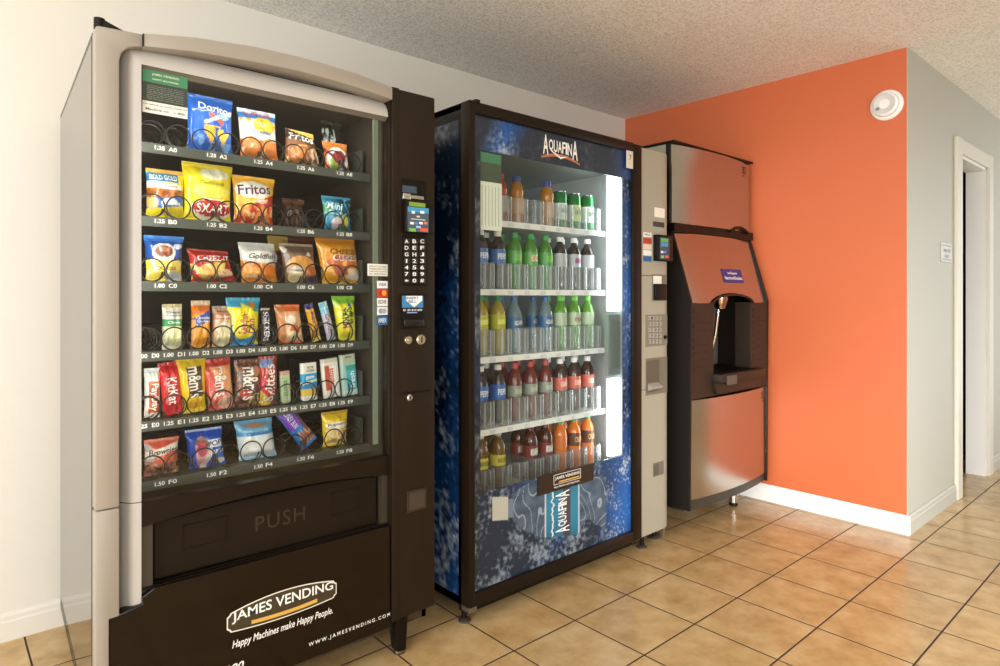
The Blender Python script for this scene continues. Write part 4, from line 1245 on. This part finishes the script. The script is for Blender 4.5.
# shelves, clear lane fronts, lamps
SH = {1: 1.473, 2: 1.198, 3: 0.931, 4: 0.647, 5: 0.376}
LANE = [1.661 + .0939 * k for k in range(-1, 8)]
M_shelf = mat('white_shelf', 'e4e6e2', 0.45)
M_clear = glass_mat('clear_plastic', (0.9, 0.92, 0.92), 1.5, haze=.15, rough=.1)
M_rib = glass_mat('clear_rib', (0.9, 0.92, 0.92), 1.5, haze=.38, rough=.15)
SHELF = {}
for R, z in SH.items():
    s_ = MB().box(1.448, 2.352, 1.925, 2.58, z - .012, z - .002).box(1.448, 2.352, 1.919, 1.925, z - .024, z)
    for k in range(9):
        s_.box(LANE[k] - .004, LANE[k] + .004, 1.93, 2.55, z - .002, z)
    sh = SHELF[R] = s_.build('shelf', M_shelf, drink)
    for k in range(9):
        x = LANE[k]
        cl = MB()
        cl.grid(lambda i, j: Vector((x - .0415 * cos(pi * i), 1.963 - .030 * sin(pi * i), z + .002 + .104 * j)), 12, 1)
        cl.grid(lambda i, j: Vector((x - .0445 , 1.963 + .35 * i, z + .002 + .104 * j)), 1, 1)
        cl = cl.build('lane_front', M_clear, sh, smooth=80)
        rb = MB()
        for dx_ in (-.024, .0, .024):
            rb.box(x + dx_ - .0022, x + dx_ + .0022, 1.9315 + .02 * abs(dx_) / .024 * .35, 1.934 + .02 * abs(dx_) / .024 * .35, z + .002, z + .100)
        rb.build('moulded_rib', M_rib, cl)
        MB().box(x - .014, x + .014, 1.9175, 1.919, z - .0215, z - .006).build('price_tag', mat('tag_white', 'cfd3d0', 0.5), sh)
for z0, z1 in ((1.10, 1.735), (0.42, 0.785)):
    MB().box(2.368, 2.442, 1.895, 1.925, z0, z1, .004).build('lamp_diffuser', mat('lamp_diffuser', 'eef6ff', 0.4, emit=2.6), drink)
    area('drinks_machine_lamp', (2.35, 1.91, (z0 + z1) / 2), (1.9, 2.15, (z0 + z1) / 2), .05, (z1 - z0), 1.9 * (z1 - z0), (0.92, 0.97, 1.0))
vp = MB().box(2.362, 2.445, 1.905, 1.93, 0.80, 1.085)
for k in range(9):
    vp.box(2.370 + .008 * k, 2.373 + .008 * k, 1.902, 1.905, 0.83, 1.06)
vp.build('vent_panel', mat('vent_grey', 'a9b6b0', 0.5), drink)

# feet
for (x, y) in ((1.435, 1.815), (2.475, 1.80), (2.665 - .05, 1.83), (1.45, 2.6), (2.55, 2.6)):
    lg = MB().tube([(x, y, .012), (x, y, .08)], .011, 10).build('leg', M_black, drink, smooth=40)
    MB().lathe([(.022, 0), (.024, .006), (.016, .012), (.008, .014)], (x, y, 0), n=16).build('foot_pad', mat('foot_zinc', '8f8778', 0.3, 0.8), lg, smooth=40)

# pay column on the right
PY = DY - .004
b = MB()
prof = [(2.408, 1.80), (2.408, PY + .004), (2.412, PY), (2.575, PY)] + [(2.575 + .082 * sin(a * pi / 16), PY + .05 - .05 * cos(a * pi / 16)) for a in range(1, 9)] + [(2.657, 1.82)]
for z0, z1 in ((0.075, 0.742), (0.745, 1.264), (1.267, 1.846)):
    b.prism(prof, z0, z1, 'z')
pc = b.build('pay_column', mat('column_putty', 'a19b89', 0.5), drink, smooth=30)
MB().prism([(2.412, PY + .004), (2.57, PY + .004), (2.645, PY + .045), (2.645, 1.81), (2.412, 1.81)], 0.072, 1.844, 'z').build('column_core', mat('putty_dark', '3f392e', 0.6), drink)
MB().box(2.645, 2.662, 1.80, 1.815, 0.0, 0.30).build('side_leg', mat('leg_tan', '8a7a62', 0.4, 0.5), drink)
pbox(MB(), 654.5, 664.5, 208, 217.5, PY, PY - .001, PY).build('white_sticker', mat('tag_white2', 'e6e2d6', 0.6), pc)
pbox(MB(), 653, 664, 222, 227, PY, PY - .002, PY).build('display_window', mat('lcd_dark', '1c1a18', 0.2), pc)
for v0, v1, c_, tx, tc in ((232.5, 237, 'ece9e2', 'VISA', '2c3f7c'), (238, 243.5, 'b8402c', '', ''), (244.3, 249.5, 'e0c8b8', '', ''), (250.3, 255.5, 'ece9e2', '', ''), (256.3, 261.5, '2f5f93', '', '')):
    s_ = pbox(MB(), 643.2, 651.5, v0, v1, PY, PY - .0006, PY).build('card_sticker', mat('sticker_' + c_, c_, 0.5), pc)
    if tx:
        ptext('lettering', mat('ink_' + tc, tc, 0.5), s_, tx, 644.3, 650.4, v0 + 1, v1 - 1.2, PY - .0006, bold=.03, off=.0004)
rd = pbox(MB(), 653, 668, 235.5, 261.5, PY, PY - .028, PY, .003).build('card_reader', M_black, pc, smooth=40)
YR3 = PY - .028
pbox(MB(), 659.5, 669, 237.5, 259.5, YR3, YR3 - .004, YR3, .001).build('reader_screen', mat('screen_slate2', '2e343c', 0.25, emit=.05), rd)
for u0, u1, v0, v1, c_ in ((661, 668, 238.5, 242, '5aa04a'), (661, 668, 242.5, 246.5, '3f86ad'), (661, 663.2, 251, 253, 'd8d8d8'), (664, 666, 251, 253, '4f7cc0'), (661, 664, 255.5, 258, '6fae45'), (665, 668.4, 255.5, 258, 'd4523c')):
    pbox(MB(), u0, u1, v0, v1, YR3 - .004, YR3 - .005, YR3 - .004).build('screen_icon', mat('icon2_' + c_, c_, 0.4, emit=.15), rd)
rc = pbox(MB(), 652, 666, 274.5, 301, PY, PY - .0015, PY + .0).build('bill_recess', mat('recess_grey', '6f6a5d', 0.5), pc)
pbox(MB(), 653, 661, 276, 284, PY, PY - .003, PY - .0015).build('bill_label', mat('tag_white2', 'e6e2d6', 0.6), rc)
pbox(MB(), 653, 664, 284, 300, PY, PY - .016, PY - .0015, .003).build('bill_mouth', M_black, rc, smooth=40)
kp = pbox(MB(), 645.5, 667, 314.5, 346, PY, PY - .0012, PY).build('keypad', mat('keypad_putty', '7b7567', 0.5), pc)
for i in range(4):
    for j in range(5):
        u_, v_ = 648.8 + 3.55 * i, 318.2 + 5.8 * j
        kk = pbox(MB(), u_ - 1.35, u_ + 1.35, v_ - 2.1, v_ + 2.1, PY, PY - .005, PY - .001, .0008).build('key', mat('key_putty', 'a09a8b', 0.45), kp)
        ptext('lettering', mat('ink_dark', '3a3a36', 0.5), kk, 'A123B456C789D*0#EFGH'[j * 4 + i], u_ - .7, u_ + .7, v_ - 1.1, v_ + 1.1, PY - .005, off=.0004)
c_ = at(664.5, 337, PY)
MB().lathe([(.009, 0), (.009, -.008), (0, -.008)], (c_.x, PY, c_.z), 'y', 16).build('lock', M_black, pc, smooth=40)
cr_ = pbox(MB(), 645.5, 667, 357.5, 394, PY, PY - .001, PY).build('coin_recess', mat('recess_putty', '6f6a5c', 0.5), pc)
pbox(MB(), 646.5, 659, 360, 391.5, PY, PY - .002, PY - .001).build('coin_cup', mat('cup_putty', '575144', 0.4), cr_)
b = MB()
a0, a1 = at(647.5, 391, PY), at(658, 391, PY)
b.prism([(PY - .002, a0.z), (PY - .026, a0.z + .012), (PY - .026, a0.z + .018), (PY - .002, a0.z + .034)], a0.x, a1.x, 'x')
b.build('cup_lip', mat('key_putty', 'a09a8b', 0.45), cr_)
pbox(MB(), 653, 663.5, 462, 475.5, PY, PY - .001, PY).build('vend_recess', mat('recess_grey', '6f6a5d', 0.5), pc)
pbox(MB(), 653.5, 658.5, 464, 475, PY, PY - .002, PY - .001).build('painted_recess_shadow', mat('cup_putty', '575144', 0.4), pc)  # dark strip painting the shade inside the recess, not a moving part

# ------------------------------------------------------------------ bottles and cans
SODA = [(0.0, 0), (.022, 0), (.030, .004), (.0325, .016), (.0325, .05), (.0300, .065), (.0300, .075), (.0325, .090), (.0325, .164), (.0315, .175), (.0265, .191), (.0180, .206), (.0138, .213), (.0135, .222)]
WATER = [(0, 0), (.025, 0), (.031, .005), (.033, .02), (.031, .035), (.033, .05), (.031, .065), (.033, .08), (.0335, .10), (.0335, .15), (.030, .168), (.022, .192), (.0145, .206), (.0135, .220)]
JUICE = [(0, 0), (.024, 0), (.031, .005), (.0325, .015), (.0305, .04), (.0325, .06), (.0325, .10), (.0290, .115), (.0310, .130), (.0315, .145), (.026, .165), (.0175, .178), (.0165, .185)]


def lat(prof, n=24):
    return MB().lathe(prof, (0, 0, 0), n=n)


def clip(prof, z0, z1, g):
    def r(z):
        for (a, b_) in zip(prof, prof[1:]):
            if a[1] <= z <= b_[1] and b_[1] > a[1]:
                return a[0] + (b_[0] - a[0]) * (z - a[1]) / (b_[1] - a[1])
        return prof[-1][0]
    return [(r(z0 + (z1 - z0) * k / 8) + g, z0 + (z1 - z0) * k / 8) for k in range(9)]


def drink_mat(name, col, rough=.12, tr=0.0):
    m = mat(name, col, rough, coat=.3)
    b_ = m.node_tree.nodes['Principled BSDF']
    b_.inputs['Transmission Weight'].default_value = tr
    return m


def wrapped(body, z, prof, zc, h, ang, r_add=.0012):
    """lettering wrapped round the label, facing the front"""
    v, f = text2d(body, .03)
    rr = clip(prof, zc, zc + .001, r_add)[0][0]
    out = []
    for (a, b_) in v:
        t = a * ang
        out.append((rr * sin(t), -rr * cos(t), zc + b_ * h))
    mb = MB()
    mb.add(out, f)
    return mb.build('lettering', z, mesh_only=True, fix=False)


KINDS = {}


def kind(key, prof, liquid, lab, capc, zlab, text=None, tcol='f4f2ee', caph=.022, badge_=None, tr=0.0):
    ms = [('bottle', lat(prof).build('bottle', drink_mat('drink_' + liquid, liquid, tr=tr), smooth=50, mesh_only=True))]
    top = prof[-1][1]
    cr = prof[-1][0] + .0022
    ms.append(('cap', lat([(0, top - .004), (cr, top - .004), (cr, top + caph - .006), (cr - .002, top + caph - .004), (0, top + caph - .004)], 20).build('cap', mat('cap_' + capc, capc, .35), smooth=40, mesh_only=True)))
    if lab:
        ms.append(('bottle_label', lat([(0.02, zlab[0])] + clip(prof, zlab[0], zlab[1], .0007) + [(0.02, zlab[1])]).build('bottle_label', mat('label_' + lab, lab, .35), smooth=50, mesh_only=True)))
    if badge_:
        q_ = MB()
        zc, rr = (zlab[0] + zlab[1]) / 2, clip(prof, zlab[0], zlab[1], .0010)[4][0]
        q_.grid(lambda i, j: Vector((rr * sin((i - .5) * 1.3), -rr * cos((i - .5) * 1.3), zc + (j - .5) * badge_[1])), 8, 1)
        ms.append(('label_band', q_.build('label_band', mat('label_' + badge_[0], badge_[0], .35), smooth=80, mesh_only=True)))
    if text:
        ms.append(('lettering', wrapped(text, mat('ink_' + tcol, tcol, .5), prof, (zlab[0] + zlab[1]) / 2, (zlab[1] - zlab[0]) * .42, 1.35)))
    KINDS[key] = ms


def can_kind(key, col, band, text):
    P_ = [(0, 0), (.024, 0), (.026, .003), (.0325, .012), (.0325, .154), (.027, .167)]
    ms = [('soda_can', lat(P_ + [(.0265, .168), (0, .1655)]).build('soda_can', mat('can_' + col, col, .25, .5), smooth=40, mesh_only=True))]
    ms.append(('rim', lat([(.0245, .165), (.0275, .166), (.0275, .1695), (.025, .1695), (.0245, .165)]).build('rim', M_chrome, smooth=40, mesh_only=True)))
    ms.append(('label_band', lat([(.02, .04)] + clip(P_, .04, .115, .0006) + [(.02, .115)]).build('label_band', mat('label_' + band, band, .35), smooth=40, mesh_only=True)))
    ms.append(('lettering', wrapped(text, mat('ink_2c6a3c', '2c6a3c', .5), P_, .085, .026, 1.3)))
    KINDS[key] = ms


kind('cola_blue', SODA, '2a1a12', '3f6fb4', 'e8e6e0', (.106, .164), 'PEPSI', badge_=('6f96cc', .02))
kind('lime', SODA, '3f7d20', '4a9a3a', '2f9a4a', (.108, .163), None, badge_=('6fb83a', .03))
kind('lime_red', SODA, '3f7d20', '4f9f3a', '2f9a4a', (.108, .163), 'DEW', 'c8402c', badge_=('d6e2b4', .028))
kind('cola_silver', SODA, '251a16', 'a6a9ab', 'eeece8', (.104, .164), None)
kind('cola_globe', SODA, '251a16', 'a6a9ab', 'eeece8', (.104, .164), 'diet', '2f4f9c', badge_=('b8584c', .022))
kind('lemon', SODA, 'a08c1e', 'b8b82e', '2f8a54', (.104, .163), None, badge_=('dfe06a', .02))
kind('water', WATER, '8fa8b4', '2a5f90', '2f6aa8', (.098, .152), 'AQUAFINA', badge_=('24507c', .03), tr=.5)
kind('limeade', SODA, '5f9c2c', 'a9b89a', '6cc83a', (.106, .164), None, tr=.2)
kind('limeade_fruit', SODA, '5f9c2c', 'a9b89a', '6cc83a', (.106, .164), 'mist', '8a4a3a', tr=.2)
kind('cola_royal', SODA, '2a1a14', '2f68b8', 'e8e6e0', (.100, .160), 'PEPSI', badge_=('4f86d0', .02))
kind('red_tea', SODA, '6a2018', '8a8f80', 'b8443a', (.100, .146), None, badge_=('a8ac9c', .02))
kind('cola_red', SODA, '3a221a', 'c8604e', 'eeece8', (.100, .156), 'CHERRY', 'f0d8c8', badge_=('d87a5a', .022))
kind('tea', SODA, '6a4a1a', 'd8c44a', 'c8c8bc', (.098, .142), 'BRISK', '4a4a24')
kind('pepper', SODA, '4a1c18', '7a2a26', '7a2a34', (.098, .150), 'Dr', 'e8dcd4', badge_=('b8b4a8', .03))
kind('orange', SODA, 'd46e20', 'c8682a', '2f9a4a', (.110, .164), None)
kind('orange_dark', SODA, 'd46e20', '5a3424', '2f9a4a', (.108, .166), 'CRUSH', 'f0b060')
kind('juice', JUICE, 'b97a22', 'd9a06a', '3f4fa0', (.045, .110), None, badge_=('e0a878', .04), caph=.024)
kind('juice_red', JUICE, 'a8432c', 'b89a88', 'b84a3a', (.045, .110), None, caph=.024)
kind('dark_juice', JUICE, '4a2c22', '6a6468', '5a4a40', (.045, .100), None, caph=.024)
can_kind('ginger', '2c8a4a', 'dfe4da', 'ale')
can_kind('ginger_gold', '2c8a4a', 'c8d07a', 'ale')


def put(key, row, lane, label, cat, Y=1.998, dz=0.0, dx=0.0):
    root = None
    for nm, me in KINDS[key]:
        if root is None:
            root = link(nm, me, None, (LANE[lane] + dx, Y, SH[row] + .001 + dz))
            tag(root, label, cat, 'drinks on the lit shelves')
        else:
            link(nm, me, root)
    return root


ORD = ('first', 'second', 'third', 'fourth', 'fifth', 'sixth', 'seventh', 'eighth', 'ninth')
SHN = {1: 'top', 2: 'second', 3: 'third', 4: 'fourth', 5: 'bottom'}
ROWS = {
    2: ['cola_blue', 'cola_blue', 'cola_blue', 'lime', 'lime_red', 'lime', 'cola_silver', 'cola_globe', 'cola_silver'],
    3: ['lemon', 'lemon', 'lemon', 'water', None, 'water', 'limeade', 'limeade_fruit', 'limeade'],
    4: ['cola_royal', 'cola_royal', 'cola_royal', 'red_tea', 'red_tea', 'red_tea', 'cola_red', 'cola_red', 'cola_red'],
    5: ['tea', 'tea', 'tea', None, 'pepper', 'pepper', 'orange', 'orange_dark', 'orange_dark'],
}
DESC = {'cola_blue': 'dark cola bottle with pale blue label', 'lime': 'green soda bottle with green label', 'lime_red': 'green soda bottle with red lettering', 'cola_silver': 'dark cola bottle with plain silver label', 'cola_globe': 'dark cola bottle with red patch on silver label', 'lemon': 'yellow drink bottle with green cap', 'water': 'clear water bottle with blue label', 'limeade': 'bright green bottle with plain grey label', 'limeade_fruit': 'bright green bottle with brown lettering', 'cola_royal': 'dark cola bottle with bright blue label', 'red_tea': 'red drink bottle with grey label', 'cola_red': 'dark cola bottle with coral red label', 'tea': 'brown tea bottle with yellow label', 'pepper': 'dark maroon soda bottle with grey patch', 'orange': 'orange soda bottle with orange label', 'orange_dark': 'orange soda bottle with dark label'}
for R, row in ROWS.items():
    for k, key in enumerate(row):
        if key:
            put(key, R, k, '%s, %s lane of the %s shelf' % (DESC[key], ORD[k], SHN[R]), 'bottle')
            put(key, R, k, '%s, second in the %s lane of the %s shelf' % (DESC[key].split(' with')[0], ORD[k], SHN[R]), 'bottle', Y=2.075)
put('dark_juice', 1, 1, 'dark juice bottle behind the paper notice on the top shelf', 'bottle')
put('juice_red', 1, 2, 'red juice bottle beside the paper notice on the top shelf', 'bottle', dx=.012)
put('juice', 1, 3, 'orange juice bottle with blue cap, left one on the top shelf', 'bottle', dx=.012)
put('juice', 1, 5, 'orange juice bottle with blue cap beside the cans on the top shelf', 'bottle', dx=.01)
for k, nm in ((6, 'leftmost'), (7, 'middle'), (8, 'rightmost')):
    put('ginger_gold' if k == 7 else 'ginger', 1, k, 'green soda can, %s of the three cans on the top shelf' % nm, 'can')


# ------------------------------------------------------------------ ice machine
ice = thing('ice_dispenser', 'stainless steel ice dispenser with sloping front, beside the orange wall', 'ice machine', (3.13, 2.2, 0))
IX0, IX1 = 2.742, 3.538
M_ib = mat('ice_dark_plastic', '2c231a', 0.45, spec=0.3)
M_is = mat('ice_side_panel', '1f1b17', 0.4, spec=.3)


def bulge(x0, x1, z0, z1, y, k, n=24, th=.032):
    """steel sheet bowed forward by k in the middle"""
    b = MB()
    pf = [(x0 + (x1 - x0) * i / n, y + .022 - k * (1 - (2 * i / n - 1) ** 2)) for i in range(n + 1)]
    return b.prism(pf + [(x1, y + th), (x0, y + th)], z0, z1, 'z')


# upper head
MB().box(IX0 + .004, IX1 - .004, 1.85, 2.70, 1.53, 1.93).build('head_side_panel', mat('head_grey', 'a49c88', 0.4, 0.3), ice)
MB().box(IX0, IX1, 1.83, 1.85, 1.50, 1.94, .003).build('head_frame', M_black, ice)
MB().box(IX0 - .002, IX1, 1.80, 2.70, 1.932, 1.944, .002).build('head_lid', M_black, ice)
hp = bulge(IX0 + .010, IX1 - .002, 1.535, 1.928, 1.800, .034).build('head_panel', M_steel, ice, smooth=30)
MB().box(IX0, IX1, 1.80, 2.70, 1.492, 1.535).build('gap_band', M_black, ice)
b = MB().prism([(3.27 + .19 * k / 12, 1.534 + .026 * sin(pi * k / 12)) for k in range(13)] + [(3.46 - .19 * k / 12, 1.522 + .026 * sin(pi * (12 - k) / 12) * .9) for k in range(13)], 1.785, 1.80, 'y')
b.build('grip_arch', M_black, ice)


def logo(x, z, y, parent):
    q_ = MB()
    s_ = .019
    for (a, c_, d, e) in ((-s_, s_, s_ - .006, s_), (-s_, s_, -s_, -s_ + .006), (-s_, -s_ + .006, -s_, s_), (s_ - .006, s_, -s_, s_), (-.005, .005, -.006, .010)):
        q_.box(x + a, x + c_, y - .001, y, z + d, z + e)
    q_.box(x - .011, x + .011, y - .001, y, z - .034, z - .029)
    q_.build('logo_square', mat('logo_brown', '4a3320', 0.5), parent)


logo(3.444, 1.885, 1.8065, hp)

# sloping front: steel sheet from the head down to the dispensing bay, arched cut-out over the nozzle
zT, zB, yT, yB = 1.490, 1.136, 1.803, 1.702
sl = MB()
NS = 28
edge = lambda x: zB + (.052 * max(0, 1 - ((x - 3.13) / .21) ** 2) ** .6 if abs(x - 3.13) < .21 else 0)
ypl = lambda z, x: yB + (yT - yB) * (z - zB) / (zT - zB) + .016 - .022 * (1 - ((x - 3.132) / .39) ** 2)
front, back = [], []
vs_, fs = [], []
for i in range(NS + 1):
    x = IX0 + .004 + (IX1 - IX0 - .006) * i / NS
    for z in (edge(x), (edge(x) + zT) / 2, zT):
        vs_.append((x, ypl(z, x), z))
    for z in (edge(x), (edge(x) + zT) / 2, zT):
        vs_.append((x, ypl(z, x) + .012, z))
for i in range(NS):
    a, c_ = i * 6, (i + 1) * 6
    for j in (0, 1):
        fs += [(a + j, c_ + j, c_ + j + 1, a + j + 1), (a + 3 + j, a + 4 + j, c_ + 4 + j, c_ + 3 + j)]
    fs += [(a, a + 3, c_ + 3, c_), (a + 2, c_ + 2, c_ + 5, a + 5)]
fs += [(0, 1, 4, 3), (1, 2, 5, 4)]
e_ = NS * 6
fs += [(e_, e_ + 3, e_ + 4, e_ + 1), (e_ + 1, e_ + 4, e_ + 5, e_ + 2)]
sl.add(vs_, fs)
sp = sl.build('sloping_panel', M_steel, ice, smooth=30)
# sticker lies in the sloping plane
q = MB()
sx0, sx1, sz0, sz1 = 3.085, 3.30, 1.243, 1.315
q.grid(lambda i, j: Vector((sx0 + (sx1 - sx0) * i, ypl(sz0 + (sz1 - sz0) * j, sx0 + (sx1 - sx0) * i) - .0018, sz0 + (sz1 - sz0) * j)), 12, 4)
st = q.build('instruction_sticker', mat('sticker_violet', '3a2f74', 0.5), sp, fix=False)
for body, cx_, cz_, tw, th in (('Ice Dispenser', 3.19, 1.292, .10, .017), ('Please do not fill ice chests', 3.192, 1.268, .185, .018)):
    lettering('lettering', M_wlet, st, body, cx_, cz_, tw, th, lambda x, z: ypl(z, x) - .0026, bold=.02)
b = MB()
n = 20
b.tube([(3.13 + .205 * cos(pi * k / n), 1.695, 1.131 + .048 * sin(pi * k / n)) for k in range(n + 1)], .006, 8)
b.build('arch_rim', M_ib, ice, smooth=60)

# side, back, bay
for x in (IX0, IX1 - .012):
    MB().prism([(1.815, 1.50), (1.708, 1.148), (1.715, 0.13), (2.70, 0.13), (2.70, 1.50)], x, x + .012, 'x').build('side_panel', M_is, ice)
MB().box(IX0 + .012, IX1 - .012, 2.68, 2.70, 0.13, 1.50).build('back_panel', M_is, ice)
AX0, AX1, AZ0, AZ1 = 2.955, 3.335, 0.775, 1.205
by = MB().box(IX0 + .012, AX0, 1.712, 1.80, 0.668, 1.138).box(AX1, IX1 - .012, 1.712, 1.80, 0.668, 1.138).box(AX0, AX1, 1.712, 1.80, 0.668, AZ0)
for k in range(9):       # moulded louvres beside the bay
    z = .80 + .036 * k
    by.box(IX0 + .03, AX0 - .03, 1.7095, 1.712, z, z + .02).box(AX1 + .03, IX1 - .03, 1.7095, 1.712, z, z + .02)
by.build('bay_surround', M_ib, ice)
bb = MB().box(AX0 - .005, AX0, 1.80, 1.96, AZ0, AZ1).box(AX1, AX1 + .005, 1.80, 1.96, AZ0, AZ1).box(AX0 - .005, AX1 + .005, 1.96, 1.965, AZ0, AZ1).box(AX0, AX1, 1.74, 1.96, AZ1 - .005, AZ1 + .005)
bb.build('dispensing_bay', M_black, ice)
MB().box(AX1 - .12, AX1 - .002, 1.90, 1.955, AZ0 + .01, AZ1 - .06, .01).build('bay_insert', mat('bay_grey', '4a4a44', 0.3), ice)
nz_ = MB().lathe([(.040, 0), (.042, -.02), (.030, -.055), (.026, -.070), (.022, -.070), (.020, -.05), (0, -.04)], (3.13, 1.775, 1.175), n=20)
nz_.build('nozzle', mat('nozzle_copper', 'a88a72', 0.2, 1.0), ice, smooth=40)
MB().tube([(3.155, 1.80, 1.10), (3.155, 1.815, .98), (3.16, 1.85, .84)], .009, 10).build('chute_tube', M_chrome, ice, smooth=60)
dt = MB().box(AX0 - .005, AX1 + .085, 1.665, 1.80, 0.735, 0.778, .005)
dt = dt.build('drip_tray', M_ib, ice, smooth=30)
g_ = MB()
for k in range(12):
    g_.box(AX0 + .012 + .031 * k, AX0 + .022 + .031 * k, 1.68, 1.95, 0.778, 0.783)
g_.build('drip_grate', M_black, dt)
MB().box(3.0, 3.09, 1.657, 1.667, 0.722, 0.770, .002).build('tray_tab', mat('bay_grey', '4a4a44', 0.3), dt)
MB().prism([(2.94, .735), (3.43, .735), (3.42, .675), (2.96, .675)], 1.69, 1.715, 'y', bev=.006).build('tray_apron', M_ib, ice, smooth=30)
# lower steel door, base and legs
lp2 = bulge(IX0 + .006, IX1 - .003, 0.178, 0.662, 1.702, .036).build('lower_panel', M_steel, ice, smooth=30)
logo(3.475, 0.620, 1.7125, lp2)
bs = bulge(IX0 + .004, IX1 - .002, 0.132, 0.176, 1.708, .036, th=.97)
bs.prism([(1.74, 0.132), (1.76, 0.118), (2.68, 0.118), (2.68, 0.132)], IX0 + .01, IX1 - .01, 'x')
bs.build('base_skirt', mat('skirt_grey', '33322b', 0.45), ice, smooth=30)
for (x, y) in ((3.361, 1.825), (2.90, 2.15), (3.361, 2.6), (2.90, 2.6)):
    lg = MB().lathe([(.026, .02), (.026, .12)], (x, y, 0), n=20).build('leg', M_chrome, ice, smooth=40)
    MB().lathe([(.020, 0), (.024, .004), (.024, .018), (.026, .02)], (x, y, 0), n=20).build('foot_pad', M_black, lg, smooth=40)

# ------------------------------------------------------------------ small things on the walls
det = thing('smoke_detector', 'round white smoke detector high on the orange wall', 'smoke detector', (XW, 1.123, 2.128))
MB().lathe([(.075, 0), (.075, -.008), (.068, -.014), (0, -.014)], (XW, 1.123, 2.128), 'x', 40).build('mounting_plate', M_white, det, smooth=30)
bd = MB().lathe([(.060, -.014), (.061, -.018), (.061, -.024), (.058, -.034), (.048, -.041), (0, -.042)], (XW, 1.123, 2.128), 'x', 40).build('sensor_body', mat('detector_white', 'efede8', 0.4), det, smooth=30)
MB().lathe([(.048, -.038), (.050, -.0415), (.046, -.0425), (.044, -.0415)], (XW, 1.123, 2.128), 'x', 40).build('vent_ring', mat('detector_grey', 'd2d0ca', 0.5), bd, smooth=30)
MB().lathe([(.0085, -.040), (.0085, -.045), (0, -.0455)], (XW, 1.152, 2.108), 'x', 16).build('test_button', mat('button_grey', '8a8880', 0.4), bd, smooth=40)
sg = thing('room_sign', 'small white door sign on the grey wall beside the doorway', 'sign', (4.235, YR, 1.414))
sp_ = MB().box(4.135, 4.335, YR - .006, YR, 1.362, 1.468, .002).build('sign_plate', mat('sign_white', 'c2c0b7', 0.45), sg)
q = MB()
for s_ in ((4.15, 4.32, 1.449, 1.4555), (4.15, 4.32, 1.372, 1.3785)):
    q.box(s_[0], s_[1], YR - .0068, YR - .006, s_[2], s_[3])
q.build('sign_rule', mat('sign_grey', '8a8a82', 0.5), sp_)
lettering('lettering', mat('sign_grey', '8a8a82', 0.5), sp_, 'EMPLOYEES', 4.24, 1.425, .13, .018, YR - .0062)
lettering('lettering', mat('sign_grey', '8a8a82', 0.5), sp_, 'ONLY', 4.24, 1.394, .09, .018, YR - .0062)
